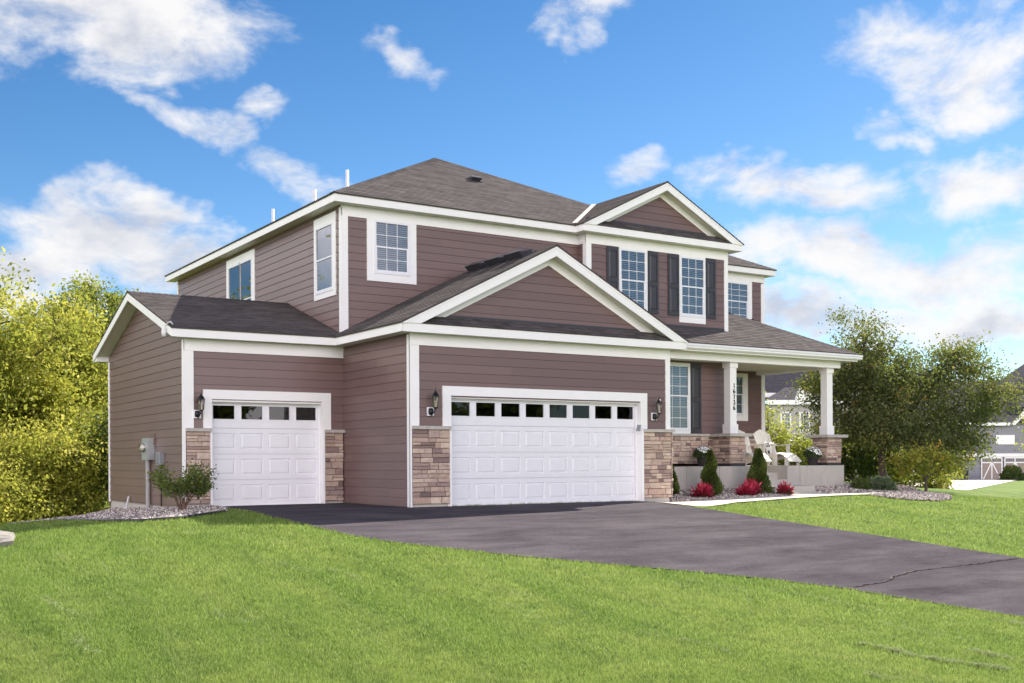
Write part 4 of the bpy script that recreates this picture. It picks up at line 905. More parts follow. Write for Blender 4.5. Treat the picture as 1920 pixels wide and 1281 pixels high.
mb.build('meter_dial', M_LAMPG, T); mb = MB(); mb.tube([F_.P(.12, .03, .0), F_.P(.12, .03, .06)], .07, 16); mb.build('meter_face', M_PVC, T)
mb = MB(); mb.tube([(-.07, .14, -.24), (-.07, .14, -1.40)], .05, 12); mb.build('conduit', M_PVC, T)
T = empty('cable_box', (-3.49, 4.72, .99), label='small dark grey cable box right of the meter cabinet', cat='utility box')
mb = MB(); mb.box(-.10, -.012, -.20, .14, -.14, .13); mb.build('case', M_GREYPL, T); mb = MB(); mb.tube([(-.04, -.06, -.14), (-.04, -.06, -1.1)], .012, 8); mb.build('cable', M_BLACK, T)
for k in range(3): mb = MB(); mb.box(-.108, -.10, -.12+k*.09, -.07+k*.09, -.1, .09); mb.build('rib', M_GREYPL, T)
T = empty('pipe_stub', (-3.58, 7.3, -.2), label='thin white plastic pipe leaning on the foundation of the left wall', cat='pipe'); mb = MB(); mb.tube([(-.05, .05, -.15), (.03, -.02, .32)], .022, 10); mb.build('pipe', M_PVC, T)
T = empty('eave_light', (-3.86, 3.2, 3.60), label='small white clip light hooked on the left gable rake', cat='light'); mb = MB(); mb.lathe([(.02, .02), (.05, 0), (.055, -.10), (.045, -.16)], (0, 0, 0), 14); mb.build('shade', M_PVC, T)
mb = MB(); mb.tube([(0, 0, .02), (.02, -.12, .09), (.05, -.25, .12), (.09, -.3, .06)], .012, 8); mb.build('hook', M_PVC, T)

# ================================================================== foliage
def rot_frames(n, rs, up=None):
    v = rs.normal(0, 1, (n, 3)); v /= np.linalg.norm(v, axis=1, keepdims=True)
    u = rs.normal(0, 1, (n, 3)) if up is None else up; u = u-v*(u*v).sum(1, keepdims=True); u /= np.linalg.norm(u, axis=1, keepdims=True)+1e-9
    return v, u
def leaves(name, C, size, seed, mtl, parent, aspect=.55, rnd=None, droop=0, axis=None):
    rs = np.random.RandomState(seed); n = len(C); d, s = rot_frames(n, rs)
    if axis is not None: d = axis+rs.normal(0, .35, (n, 3)); d /= np.linalg.norm(d, axis=1, keepdims=True); s = np.cross(d, rs.normal(0, 1, (n, 3))); s /= np.linalg.norm(s, axis=1, keepdims=True)
    if droop: d[:, 2] -= droop; d /= np.linalg.norm(d, axis=1, keepdims=True); s = s-d*(s*d).sum(1, keepdims=True); s /= np.linalg.norm(s, axis=1, keepdims=True)
    L = size*rs.uniform(.65, 1.3, (n, 1)); Wd = L*aspect*.5
    a = C; b = C+d*L*.5+s*Wd; c = C+d*L; e_ = C+d*L*.5-s*Wd
    V = np.stack([a, b, c, e_], 1).reshape(-1, 3); r = rs.uniform(0, 1, n) if rnd is None else np.clip(rnd+rs.normal(0, .16, n), 0, 1)
    return np_mesh(name, V, np.arange(n*4).reshape(-1, 4), r, mtl, parent)
def blob_tree(name, base, label, cat, blobs, nleaf, size, mtl, seed, trunk=(.16, 1.2), bark=M_BARK, clus=.34, nclus=120, group=None, droop=0, limbs=40, aspect=.55, hollow=.35, stems=1):
    T = empty(name, base, label=label, cat=cat, group=group); rs = np.random.RandomState(seed); rg = random.Random(seed)
    vol = np.array([b[3]*b[4]*b[5] for b in blobs])**.7; wts = vol/vol.sum(); cen = []
    for bi in rs.choice(len(blobs), nclus, p=wts):
        b = blobs[bi]; v = rs.normal(0, 1, 3); v /= np.linalg.norm(v); rad = rs.uniform(hollow, 1)**.6; rad *= rs.uniform(.82, 1.12)
        if rs.uniform() < .2: rad = rs.uniform(1.05, 1.42)
        cen.append((b[0]+v[0]*b[3]*rad, b[1]+v[1]*b[4]*rad, max(.12, b[2]+v[2]*b[5]*rad)))
    cen = np.array(cen); crnd = rs.uniform(.15, .8, nclus); k = rs.choice(nclus, nleaf, p=(lambda q: q/q.sum())(rs.uniform(.15, 1.8, nclus)**1.3))
    sc = rs.uniform(.6, 1.3, nclus); off = rs.normal(0, 1, (nleaf, 3)); C = cen[k]+off*clus*sc[k][:, None]*np.array([1, 1, .75])
    C[:, 2] = np.maximum(C[:, 2], .05)
    leaves('crown', C, size, seed+1, mtl, T, rnd=crnd[k], droop=droop, aspect=aspect)
    mb = MB(); tr, th = trunk
    top = Vector((blobs[0][0]*.5, blobs[0][1]*.5, th))
    for s in range(stems):
        b0 = Vector((rg.uniform(-.1, .1), rg.uniform(-.1, .1), -.15))*(1 if stems > 1 else 0)+Vector((0, 0, -.15)); mid = b0*.5+top*.5+Vector((rg.uniform(-.06, .06), rg.uniform(-.06, .06), 0))
        mb.tube([b0, b0+Vector((0, 0, .25)), mid, top], [tr*1.35, tr, tr*.9, tr*.8], 10)
    lm = MB(); order = list(range(nclus)); rg.shuffle(order); zmax = max(c[2] for c in cen)
    # leaders
    leaders = []
    for b in blobs:
        p1 = Vector((b[0], b[1], b[2]+b[5]*.35)); m1 = top.lerp(p1, .5)+Vector((rg.uniform(-.2, .2), rg.uniform(-.2, .2), .1)); lm.tube([top, m1, p1], [tr*.55, tr*.36, tr*.12], 7); leaders.append([top, m1, p1])
    for i in order[:limbs]:
        p = Vector(cen[i]); best = min(((pt, (pt-p).length) for ld in leaders for pt in [ld[0].lerp(ld[1], t_) for t_ in (.3, .7)]+[ld[1].lerp(ld[2], t_) for t_ in (0, .4, .8)] if pt.z < p.z+.6), key=lambda q: q[1], default=(top, 0))[0]
        m2 = best.lerp(p, .55)+Vector((rg.uniform(-.15, .15), rg.uniform(-.15, .15), rg.uniform(0, .15))); r0 = min(tr*.3, .012+.018*(p-best).length); lm.tube([best, m2, p], [r0, r0*.6, .005], 5)
    mb.build('trunk', bark, T); lm.build('branch', bark, T); return T
G = lambda x, y: (x, y, gz(x, y))
# crabapple right of the porch (local axes world aligned; screen right = Rv)
def sr(a, d=0): return (Rv.x*a+Dv.x*d, Rv.y*a+Dv.y*d)
def BL(a, d, z, ra, rd, rz): x, y = sr(a, d); return (x, y, z, (ra+rd)/2, (ra+rd)/2, rz)
blob_tree('crabapple_tree', G(17.9, 2.9), 'large spreading dark green crabapple tree right of the porch', 'tree',
  [BL(-.3, 0, 2.55, 1.5, 1.3, 1.35), BL(-1.4, .3, 2.7, 1.0, .9, 1.2), BL(-.7, 0, 4.1, .95, .8, 1.05), BL(1.2, 0, 2.3, 1.35, 1.2, 1.35), BL(2.2, -.2, 1.95, .9, .85, 1.0), BL(2.2, 0, 3.6, .95, .8, .75), BL(3.3, 0, 2.75, .8, .7, .62), BL(.45, 0, 3.3, .95, .8, .85), BL(-.4, -.5, 1.85, 1.3, 1.0, .6), BL(1.6, -.6, 1.3, 1.2, .9, .6), BL(-2.0, .6, 3.4, .6, .6, .8)],
  60000, .092, M_LCRAB, 41, (.12, 1.25), clus=.25, nclus=560, droop=.35, limbs=190, hollow=.2)
mb = MB()
blob_tree('small_tree', G(16.9, .75), 'small young tree with yellow and orange autumn leaves under the crabapple', 'tree', [BL(0, 0, .98, .6, .5, .36), BL(-.75, .1, .85, .45, .4, .26), BL(.7, 0, .85, .45, .4, .25)], 3000, .085, M_LSMALL, 42, (.045, .45), clus=.12, nclus=120, limbs=50)
# background shrubs behind the porch
blob_tree('yellow_shrub', (21.3, 10.0, gz(21.3, 10)), 'bright yellow green leafy shrub seen behind the porch chair', 'shrub', [BL(0, 0, 1.2, 1.0, .9, 1.0), BL(-.9, 0, 1.9, .55, .5, 1.0), BL(.7, 0, .9, .8, .7, .8), BL(-1.0, .3, .9, .7, .7, .8)], 15000, .11, M_LYEL, 43, (.05, .6), clus=.2, nclus=200, limbs=60)
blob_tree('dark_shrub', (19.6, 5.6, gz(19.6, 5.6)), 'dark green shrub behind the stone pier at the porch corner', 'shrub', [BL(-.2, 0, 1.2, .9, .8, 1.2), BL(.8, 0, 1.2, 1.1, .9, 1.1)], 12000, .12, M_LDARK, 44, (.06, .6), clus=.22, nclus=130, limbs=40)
blob_tree('glowing_shrub', (23.5, 6.5, gz(23.5, 6.5)), 'sunlit yellow shrub glowing behind the crabapple trunk', 'shrub', [BL(0, 0, .8, 1.4, 1.0, .9), BL(1.0, 0, .7, .8, .8, .7), BL(-1.4, 0, 1.2, 1.0, .9, 1.1)], 13000, .12, M_LBIRCH, 45, (.05, .4), clus=.22, nclus=140, limbs=30)
def mound(name, base, label, r, h, n, size, mtl, seed, axis_out=False, cat='shrub', group=None):
    T = empty(name, base, label=label, cat=cat, group=group); rs = np.random.RandomState(seed); v = rs.normal(0, 1, (n, 3)); v[:, 2] = np.abs(v[:, 2]); v /= np.linalg.norm(v, axis=1, keepdims=True)
    bump_ = 1+.14*np.sin(v[:, 0]*9+seed)*np.sin(v[:, 1]*8)+.08*np.sin(v[:, 2]*17); C = v*np.array([r, r, h])*(rs.uniform(.55, 1, (n, 1))**.45)*bump_[:, None]
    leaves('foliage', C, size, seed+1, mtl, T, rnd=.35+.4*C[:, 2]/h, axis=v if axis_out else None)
    mb = MB(); rg = random.Random(seed)
    for k in range(9): a = rg.uniform(0, 6.28); mb.tube([(0, 0, -.03), (.3*r*math.cos(a), .3*r*math.sin(a), h*.4), (.7*r*math.cos(a), .7*r*math.sin(a), h*.75)], [.012, .008, .004], 5)
    mb.build('stem', M_BARKR, T); return T
mound('low_shrub', G(14.95, 1.4), 'small pale green low shrub at the right end of the porch bed', .30, .34, 2600, .05, M_LSHRUB, 51)
mound('round_shrub', G(15.45, 1.15), 'rounded grey green shrub under the crabapple, right of the pale green one', .40, .42, 5200, .05, M_LGREY, 52, True)
# shrub at the left garage
T = empty('bare_stem_shrub', G(-4.15, 1.05), label='vase shaped shrub with bare red stems and green top beside the narrow garage', cat='shrub')
rs = np.random.RandomState(61); rg = random.Random(61); mb = MB(); cen = []
for k in range(26):
    a = rg.uniform(0, 6.28); rr_ = rg.uniform(.05, .66); hx, hy = sr(math.cos(a)*rr_, math.sin(a)*rr_*.8); h_ = rg.uniform(.42, .86)-rr_*.12; p = Vector((hx, hy, h_)); mb.tube([(rg.uniform(-.05, .05), rg.uniform(-.05, .05), -.03), (hx*.3, hy*.3, h_*.45), (hx*.8, hy*.8, h_*.85), p], [.009, .007, .005, .003], 5); cen.append(p); cen.append(Vector((hx*.85, hy*.85, h_*.88)))
    if k % 3 == 0: q_ = p+Vector((rg.uniform(-.1, .1), rg.uniform(-.1, .1), .1)); cen.append(q_)
mb.build('stem', M_BARKR, T); cen = np.array([tuple(c) for c in cen]); k = rs.randint(0, len(cen), 3400); leaves('foliage', cen[k]+rs.normal(0, .065, (3400, 3)), .055, 62, M_LSHRUB, T, aspect=.6)
# spiral topiaries
def topiary(x, y, label, h, r, seed, n=9000):
    T = empty('spiral_topiary', G(x, y), label=label, cat='topiary', group='clipped evergreens along the porch wall'); rs = np.random.RandomState(seed)
    z = rs.uniform(0, 1, n)**1.15; th = rs.uniform(0, 6.283, n); R = r*(1-z)**.75*.9+r*.16; R *= np.clip(z*14+.5, 0, 1); sp = np.cos(th-z*6.283*1.7+seed); R2 = R*(.90+.17*sp)*(1+.07*rs.normal(0, 1, n)); cx_ = .07*r*np.cos(z*13+seed)
    R2 = R2*(1+.12*np.sin(th*5+z*31)*np.sin(z*47+th*2)); C = np.stack([R2*np.cos(th)+cx_, R2*np.sin(th), z*h*.97+.03-R2*.18*sp], 1); ax = np.stack([np.cos(th), np.sin(th), np.full(n, .5)], 1)
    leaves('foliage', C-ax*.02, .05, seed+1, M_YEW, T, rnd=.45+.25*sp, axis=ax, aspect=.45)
    mb = MB(); mb.tube([(0, 0, -.05), (0, 0, h*.8)], [.025, .01], 6); mb.build('trunk', M_BARK, T)
    c = MB(); 
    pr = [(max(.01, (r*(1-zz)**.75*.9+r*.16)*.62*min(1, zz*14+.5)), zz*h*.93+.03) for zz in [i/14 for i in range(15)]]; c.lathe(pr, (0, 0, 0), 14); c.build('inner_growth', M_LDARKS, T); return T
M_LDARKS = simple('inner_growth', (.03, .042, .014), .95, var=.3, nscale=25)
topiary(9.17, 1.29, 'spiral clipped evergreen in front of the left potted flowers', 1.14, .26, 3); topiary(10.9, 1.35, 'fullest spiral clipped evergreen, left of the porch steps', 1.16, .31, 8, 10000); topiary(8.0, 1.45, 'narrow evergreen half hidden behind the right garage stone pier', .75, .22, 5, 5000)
def redplant(x, y, label, s, seed, dark=0.):
    T = empty('red_foliage_plant', G(x, y), label=label, cat='plant', group='red leaved bedding plants before the porch'); rs = np.random.RandomState(seed); n = 420
    v = rs.normal(0, 1, (n, 3)); v[:, 2] = np.abs(v[:, 2])*1.1+.15; v /= np.linalg.norm(v, axis=1, keepdims=True); rad = rs.uniform(.25, 1, (n, 1))**.6; C = v*np.array([.19, .19, .27])*s*rad*(1+.35*np.sin(np.arctan2(v[:, 1], v[:, 0])*5+seed)*v[:, 2])[:, None]
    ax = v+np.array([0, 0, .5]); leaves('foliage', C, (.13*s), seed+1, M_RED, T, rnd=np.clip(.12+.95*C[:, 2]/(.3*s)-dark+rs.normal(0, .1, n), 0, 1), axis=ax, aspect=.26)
    mb = MB(); rg = random.Random(seed)
    for k in range(10): a = rg.uniform(0, 6.28); mb.tube([(0, 0, -.02), (.12*s*math.cos(a), .12*s*math.sin(a), .22*s)], [.007, .004], 5)
    mb.build('stem', M_BARKR, T)
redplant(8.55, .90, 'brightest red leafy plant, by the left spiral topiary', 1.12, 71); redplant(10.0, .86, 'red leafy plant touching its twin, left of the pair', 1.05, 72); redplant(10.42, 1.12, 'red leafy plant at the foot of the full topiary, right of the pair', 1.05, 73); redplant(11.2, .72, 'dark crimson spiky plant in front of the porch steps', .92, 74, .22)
def mumpot(x, y, label, seed):
    T = empty('potted_flowers', (x, y, .731), label=label, cat='flower pot', group='white mums in dark pots on the porch'); mb = MB(); mb.lathe([(.10, 0), (.115, .01), (.155, .22), (.17, .225), (.17, .26), (.15, .26), (.14, .22), (.001, .215)], (0, 0, 0), 28); mb.build('pot', M_POT, T)
    rs = np.random.RandomState(seed); n = 3600; v = rs.normal(0, 1, (n, 3)); v[:, 2] = np.abs(v[:, 2])*1.0-.1; v /= np.linalg.norm(v, axis=1, keepdims=True); C = v*np.array([.25, .25, .24])*rs.uniform(.6, 1, (n, 1))**.4+np.array([0, 0, .27]); leaves('foliage', C, .035, seed+1, M_MUM, T)
    n = 170; v = rs.normal(0, 1, (n*4, 3)); v[:, 2] = np.abs(v[:, 2])+.15; v /= np.linalg.norm(v, axis=1, keepdims=True); v = v[(v@np.array([.2, -.35, .75])) > .42][:n]; f = MB()
    for q_ in v:
        c = Vector(q_*np.array([.255, .255, .25])+np.array([0, 0, .27])); a = Vector(q_).orthogonal().normalized(); b = Vector(q_).cross(a); k0 = rs.uniform(.016, .028)
        f.poly([c+Vector(q_)*.006+(a*math.cos(t_*1.0472)+b*math.sin(t_*1.0472))*k0 for t_ in range(6)])
    f.build('flower_heads', M_PETAL, T)
mumpot(9.80, 2.26, 'dark pot of white flowering mums in front of the stone wall below the tall window', 81); mumpot(13.92, 2.24, 'dark pot of white flowering mums beside the right stone pier', 82)
# ---- adirondack chairs
def adirondack(x, y, rz, label):
    T = empty('adirondack_chair', (x, y, .731), rz, label=label, cat='chair', group='cream slatted porch chairs')
    mb = MB()
    for k in range(7):
        u = -.27+k*.09; topz = 1.04-.35*abs(u)**1.5*2.2; fan = 1+.0*k; w_ = .041
        def bp(uu, z): return Vector((uu*(1+.22*(z-.3)), .16+(z-.30)*.42, z))
        mb.hexa([bp(u-w_, .26), bp(u+w_, .26), bp(u+w_, .26)+Vector((0, .02, 0)), bp(u-w_, .26)+Vector((0, .02, 0)), bp(u-w_, topz-(.02 if u < 0 else 0)), bp(u+w_, topz-(.02 if u > 0 else 0)), bp(u+w_, topz-(.02 if u > 0 else 0))+Vector((0, .02, 0)), bp(u-w_, topz-(.02 if u < 0 else 0))+Vector((0, .02, 0))])
    mb.box(-.30, .30, .36, .385, .70, .76); mb.build('backrest', M_ADI, T)
    mb = MB()
    for k in range(6):
        y0 = -.36+k*.088; z0 = .385-.03*max(0, k-.5)+(-.03 if k == 0 else 0); mb.hexa([(-.28, y0, z0-.02), (.28, y0, z0-.02), (.28, y0+.078, z0-.026), (-.28, y0+.078, z0-.026), (-.28, y0, z0), (.28, y0, z0), (.28, y0+.078, z0-.006), (-.28, y0+.078, z0-.006)])
    mb.build('seat', M_ADI, T)
    for s in (-1, 1):
        mb = MB(); mb.hexa([(s*.27, -.38, .59), (s*.40, -.38, .59), (s*.37, .34, .55), (s*.28, .34, .55), (s*.27, -.38, .612), (s*.40, -.38, .612), (s*.37, .34, .572), (s*.28, .34, .572)]); mb.build('armrest', M_ADI, T)
        mb = MB(); mb.box(min(s*.30, s*.33), max(s*.30, s*.33), -.34, -.24, 0, .59); mb.build('leg', M_ADI, T)
        mb = MB(); xx = sorted((s*.28, s*.305)); mb.hexa([(xx[0], -.37, .25), (xx[1], -.37, .25), (xx[1], .58, .0), (xx[0], .58, .0), (xx[0], -.37, .38), (xx[1], -.37, .38), (xx[1], .50, .10), (xx[0], .50, .10)]); mb.build('leg', M_ADI, T)
    return T
def footstool(x, y, rz, label):
    T = empty('footstool', (x, y, .731), rz, label=label, cat='footstool', group='cream slatted footstools'); mb = MB()
    for k in range(7):
        a = k/6; y0 = .18-a*.46; z0 = .34+.03*math.sin(a*2.2)-.19*max(0, a-.35)**1.3*1.6; y1, z1 = y0-.064, z0-.012-.05*a
        mb.hexa([(-.27, y0, z0-.02), (.27, y0, z0-.02), (.27, y1, z1-.02), (-.27, y1, z1-.02), (-.27, y0, z0), (.27, y0, z0), (.27, y1, z1), (-.27, y1, z1)])
    mb.build('top', M_ADI, T)
    for s in (-1, 1):
        for yy_, zt_ in ((.14, .32), (-.22, .22)): mb = MB(); mb.box(min(s*.235, s*.26), max(s*.235, s*.26), yy_-.045, yy_+.045, 0, zt_); mb.build('leg', M_ADI, T)
    mb = MB(); N_ = 8
    for i in range(N_):
        u0, u1 = -.26+.52*i/N_, -.26+.52*(i+1)/N_; f = lambda u: .07+.07*(1-(u/.26)**2); mb.hexa([(u0, -.29, f(u0)), (u1, -.29, f(u1)), (u1, -.27, f(u1)), (u0, -.27, f(u0)), (u0, -.29, .19), (u1, -.29, .19), (u1, -.27, .19), (u0, -.27, .19)])
    mb.build('apron', M_ADI, T)
adirondack(13.4, 3.25, R_(4), 'cream slatted porch chair holding a black and white pillow'); adirondack(12.35, 3.2, R_(-6), 'cream slatted porch chair partly hidden behind the left stone pier')
footstool(13.25, 2.62, R_(4), 'cream slatted footstool in front of the chair with the pillow'); footstool(12.15, 2.68, R_(-6), 'cream slatted footstool mostly hidden behind the topiary')
T = empty('throw_pillow', (13.40, 3.33, 1.22), R_(4), label='square white pillow with black rectangles on the porch chair', cat='pillow')
mb = MB(); N_ = 8; rows_ = []
for i in range(N_+1):
    for j in range(N_+1):
        u, v = -1+2*i/N_, -1+2*j/N_; bulge = .05*(1-u**4)*(1-v**4); rows_.append((u*.23*(1-.06*(1-v*v)), v*.19*(1-.06*(1-u*u)), bulge))
for sg in (1, -1):
    for i in range(N_):
        for j in range(N_):
            q4 = [rows_[a*(N_+1)+b] for a, b in ((i, j), (i+1, j), (i+1, j+1), (i, j+1))]; mb.poly([(p[0], -sg*p[2]+p[1]*.40, p[1]) for p in q4], sm=True)
pl = mb.build('cushion', M_PIL, T)
for (u0, u1, v0, v1) in ((-.20, -.06, .05, .15), (.00, .10, -.15, .13), (.16, .20, -.15, .13), (-.20, -.14, -.15, -.06)):
    mb = MB(); f = lambda u, v: (u, -(.05*(1-(u/.23)**4)*(1-(v/.19)**4)+.010)+v*.40, v); mb.poly([f(u0, v0), f(u1, v0), f(u1, v1), f(u0, v1)]); mb.build('patch', M_PILB, pl)

# ---- boulder
T = empty('boulder', G(-7.95, -.9), label='flat pale landscape boulder at the left edge of the lawn', cat='boulder'); rs = np.random.RandomState(5); mb = MB(); ring = []
for lv, (rs_, zz) in enumerate(((1.0, -.1), (1.04, .06), (.97, .13), (.8, .16))):
    ring.append([(math.cos(k/14*6.283)*.55*rs_*(1+.16*math.sin(k*2.1+1))+rs.normal(0, .015), math.sin(k/14*6.283)*1.5*rs_*(1+.12*math.sin(k*1.7))+rs.normal(0, .02), zz+rs.normal(0, .012)) for k in range(14)])
for a, b in zip(ring[:-1], ring[1:]):
    for k in range(14): mb.poly([a[k], a[(k+1) % 14], b[(k+1) % 14], b[k]])
for k in range(14): mb.poly([ring[-1][k], ring[-1][(k+1) % 14], (0, 0, .175)])
mb.build('rock', M_SLAB, T)

# ================================================================== background trees (left)
def bigtree(name, x, y, h, wdt, label, seed, mtl=M_LBIRCH, n=60000, size=.15, cat='tree', group='sunlit trees behind the left lawn', nc=420, low=.3):
    z0 = gz(x, y); bl = [(0, 0, h*.55, wdt*.42, wdt*.42, h*.32), (0, 0, h*.80, wdt*.27, wdt*.27, h*.22), (wdt*.2, .2, h*.36, wdt*.38, wdt*.36, h*.26), (-wdt*.22, -.2, h*.38, wdt*.36, wdt*.36, h*.28), (0, -wdt*.2, h*low*.7, wdt*.42, wdt*.36, h*.2), (wdt*.15, -.2, h*.66, wdt*.3, wdt*.28, h*.18), (-wdt*.2, 0, h*.68, wdt*.26, wdt*.26, h*.16)]
    return blob_tree(name, (x, y, z0), label, cat, bl, n, size, mtl, seed, (.16, h*.2), clus=.36, nclus=nc, limbs=90, group=group, hollow=.25)
def at(px, dep): a = (px-960)/2100; return CAMPOS.x+Dv.x*dep+Rv.x*a*dep, CAMPOS.y+Dv.y*dep+Rv.y*a*dep
x, y = -4.9, 20.9; bigtree('birch_tree', x, y, 9.3, 6.4, 'tallest bright yellow green tree at the left edge', 91, n=84000, nc=520)
x, y = -2.0, 23.5; bigtree('birch_tree', x, y, 8.2, 5.0, 'yellow green tree next to the left garage wall', 92, n=42000, nc=300)
x, y = 1.5, 33.0; bigtree('background_tree', x, y, 9.6, 5.4, 'darker olive tree rising behind the left garage gable', 93, mtl=M_LSHRUB if False else leafmat('leaves_olive', [(0, (.06, .09, .02)), (.6, (.15, .18, .035)), (1, (.30, .28, .06))], .4), n=44000, size=.16, nc=340)
x, y = -3.4, 17.5; bigtree('understory_shrub', x, y, 3.4, 3.6, 'leafy yellow green bush low beside the left house corner', 94, n=22000, size=.12, nc=170, cat='shrub', group=None)
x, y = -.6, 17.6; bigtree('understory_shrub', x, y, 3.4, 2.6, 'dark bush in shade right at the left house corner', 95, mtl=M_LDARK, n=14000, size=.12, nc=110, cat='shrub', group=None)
x, y = -8.3, 20.5; bigtree('birch_tree', x, y, 11.0, 5.0, 'yellow green tree cut by the left frame edge', 96, n=26000, nc=220)
x, y = -6.2, 15.0; bigtree('understory_shrub', x, y, 2.6, 3.4, 'low yellow green bush at the lawn edge far left', 97, n=15000, size=.11, nc=130, cat='shrub', group=None)
# trees across the street, reflected in the glass
for i, (x, y, h_) in enumerate(((12, -47, 8.0), (23, -45, 9), (33, -48, 8.5), (44, -46, 9.5))):
    bigtree('street_tree', x, y, h_, 9, ['leftmost broad green tree across the street','second broad green tree from the left across the street','third broad green tree from the left across the street','rightmost broad green tree across the street'][i], 200+i, mtl=M_LSHRUB, n=9000, size=.5, nc=160, group='trees across the street')

# ================================================================== neighbours
def far_at(px, dep): return at(px, dep)
RZ = math.atan2(Rv.y, Rv.x)
def nhouse(name, px, dep, z0, label): x, y = at(px, dep); return empty(name, (x, y, z0), RZ, label=label, cat='house')
def nwall(T, x0, x1, z0, z1, yy_, m_, name='wall'):
    mb = MB(); F = Fr((0, yy_, 0), (1, 0, 0)); lap(mb, F, rect(x0, x1, z0, z1), .2, .015, seed=3); mb.box(x0, x1, yy_+.02, yy_+7, z0, z1); return mb.build(name, m_, T)
def nwin(T, x0, x1, z0, z1, yy_):
    F = Fr((0, yy_, 0), (1, 0, 0)); mb = MB(); c = .14
    F.box(mb, x0-c, x0, z0-c, z1+c, 0, .08); F.box(mb, x1, x1+c, z0-c, z1+c, 0, .08); F.box(mb, x0, x1, z1, z1+c, 0, .08); F.box(mb, x0, x1, z0-c, z0, 0, .08); F.box(mb, x0, x1, (z0+z1)/2-.03, (z0+z1)/2+.03, .02, .07)
    for k in (1, 2): xx = x0+(x1-x0)*k/3; F.box(mb, xx-.015, xx+.015, z0, z1, .02, .05)
    for k in (1, 3): zz = z0+(z1-z0)*k/4; F.box(mb, x0, x1, zz-.015, zz+.015, .02, .05)
    w_ = mb.build('window', M_VINYL, T); mb = MB(); F.box(mb, x0, x1, z0, z1, .016, .02); mb.build('window_pane', M_SCREEN, w_)
def nroof(T, faces):
    mb = MB()
    for f in faces:
        u = [Vector(p) for p in f]; e1 = (u[1]-u[0]).normalized(); nn = e1.cross(u[2]-u[0]).normalized(); e2 = nn.cross(e1); mb.poly(u, uv=[((p-u[0]).dot(e1), (p-u[0]).dot(e2)) for p in u])
    return mb.build('roof', M_ROOFN, T)
T = nhouse('neighbour_house', 1437, 104, -1.3, 'grey sided house with dark hip roof seen through the porch')
nwall(T, -4, 14, 0, 7.6, 4.0, M_NGREY); nwall(T, .6, 9, 0, 7.5, 0, M_NGREY)
nroof(T, [[(.1, -.5, 7.7), (9.5, -.5, 7.7), (4.5, 4, 9.2), (2.8, 4, 9.2)], [(.1, -.5, 7.7), (2.8, 4, 9.2), (.1, 8, 7.7)], [(-5, 3.4, 8.6), (15, 3.4, 8.6), (12, 9, 13.5), (3.5, 9, 13.5)], [(-5, 3.4, 8.6), (3.5, 9, 13.5), (-5, 14, 8.6)], [(9.5, -.5, 7.7), (4.5, 4, 9.2), (9.5, 8, 7.7)]])
mb = MB(); mb.box(.05, 9.5, -.55, -.45, 7.3, 7.72); mb.box(-4, 15, 3.3, 3.4, 8.2, 8.62); mb.build('fascia', M_TRIM, T)
mb = MB(); mb.prism([(2.6, -.6, 7.7), (4.6, -.6, 7.7), (3.1, -.6, 9.1)], (0, .6, 0)); mb.build('gable_dormer', M_TRIM, T)
for a in (1.45, 3.2, 5.2): nwin(T, a, a+.72, 5.0, 6.5, 0)
T = nhouse('neighbour_house', 1836, 102, -1.25, 'slate sided house with tan carriage garage doors beyond the crabapple')
nwall(T, -9.5, 9, 0, 5.2, 0, M_NBLUE)
nroof(T, [[(-10, -.6, 5.4), (10, -.6, 5.4), (10, 6.5, 9.8), (.0, 6.5, 9.75), (-8, 6.5, 9.7)], [(-10, -.6, 5.4), (-8, 6.5, 9.7), (-10, 12, 5.4)], [(4.6, 3, 8.6), (14, 3, 8.6), (10.2, 7, 12.1), (8.4, 7, 12.1)], [(4.6, 3, 8.6), (8.4, 7, 12.1), (4.6, 11, 8.6)]])
mb = MB(); mb.box(-10, 2.5, -.65, -.55, 5.15, 5.42); mb.box(-9, 9.2, -.12, -.005, 2.32, 2.62)
mb.build('fascia', M_TRIM, T)
mb = MB(); mb.prism([(2.6, -.7, 5.2), (3.0, -.7, 5.2), (6.0, -.7, 8.3), (6.0, -.7, 8.8)], (0, .15, 0)); mb.build('rake_board', M_TRIM, T)
mb = MB(); F_ = Fr((0, -.02, 0), (1, 0, 0)); mb.poly([(2.7, -.02, 5.2), (9, -.02, 5.2), (6.0, -.02, 8.5)]); mb.build('wall', M_NBLUE, T)
mb = MB(); mb.box(1.5, 3.2, -.1, -.02, 3.45, 4.3); mb.build('vent_louver', M_TRIM, T)
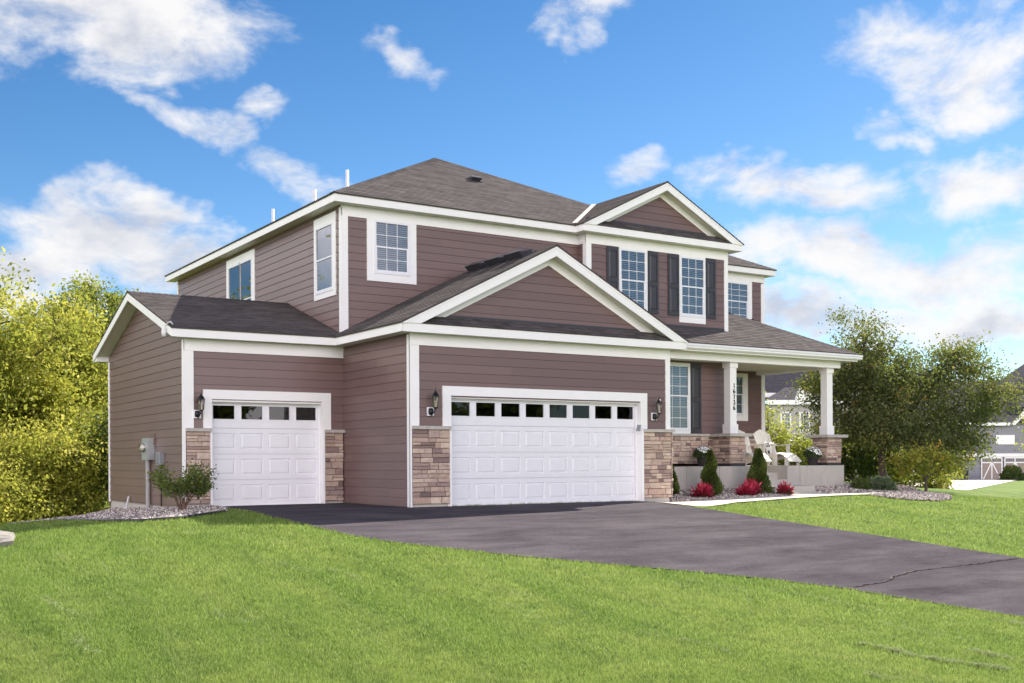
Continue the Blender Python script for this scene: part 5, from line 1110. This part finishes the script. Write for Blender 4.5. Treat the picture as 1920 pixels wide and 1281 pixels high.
for k in range(2):
    x0 = .12+k*2.12; D_ = MB(); D_.box(x0, x0+1.95, -.08, -.02, .02, 2.3); D_ = D_.build('garage_door', M_TAN, T); mb = MB(); y0, y1 = -.12, -.08
    for a, b, c, d in ((x0, x0+.1, 0, 2.3), (x0+1.85, x0+1.95, 0, 2.3), (x0, x0+1.95, 0, .1), (x0, x0+1.95, 1.75, 1.85), (x0, x0+1.95, 2.18, 2.3), (x0+.94, x0+1.03, 0, 2.3)): mb.box(a, b, y0-.001*k, y1, c, d)
    for s in (-1, 1): xa, xb = x0+.98+s*.88, x0+.98+s*.05; mb.prism([(xa-.05, y0-.01, .08), (xa+.05, y0-.01, .08), (xb+.05, y0-.01, 1.78), (xb-.05, y0-.01, 1.78)], (0, .04, 0))
    mb.build('door_bracing', M_TRIM, D_); mb = MB()
    for s in range(8): xx = x0+.16+s*.21+(.06 if s > 3 else 0); mb.box(xx, xx+.13, y0+.01, y1, 1.9, 2.12)
    mb.build('window_pane', M_SCREEN, D_)
mb = MB(); mb.box(4.36, 9, -.1, -.02, 0, 2.3); mb.build('garage_door', M_TAN, T)
x, y = at(1898, 98); mound('neighbour_shrub', (x, y, -1.25), 'dark green shrub before the neighbour garage doors', 1.0, 1.5, 3000, .22, M_LDARK, 55)
x, y = at(1805, 100); T = empty('trash_bin', (x, y, -1.22), RZ, label='dark wheeled bin beside the neighbour garage', cat='bin'); mb = MB(); mb.hexa([(-.3, -.3, 0), (.3, -.3, 0), (.3, .3, 0), (-.3, .3, 0), (-.36, -.38, 1.0), (.36, -.38, 1.0), (.36, .38, 1.0), (-.36, .38, 1.0)]); mb.box(-.38, .38, -.4, .42, 1.0, 1.08); mb.build('body', M_BLACK, T)
x, y = at(1972, 46); blob_tree('maple_tree', (x, y, gz(x, y)), 'yellow leaved tree cut by the right frame edge', 'tree', [BL(.2, 0, 3.0, .9, .9, 1.1), BL(.1, 0, 4.0, .7, .7, .8), BL(.2, 0, 1.9, .8, .8, .7)], 8000, .13, M_LSMALL, 56, (.07, 1.0), clus=.22, nclus=100, limbs=30)
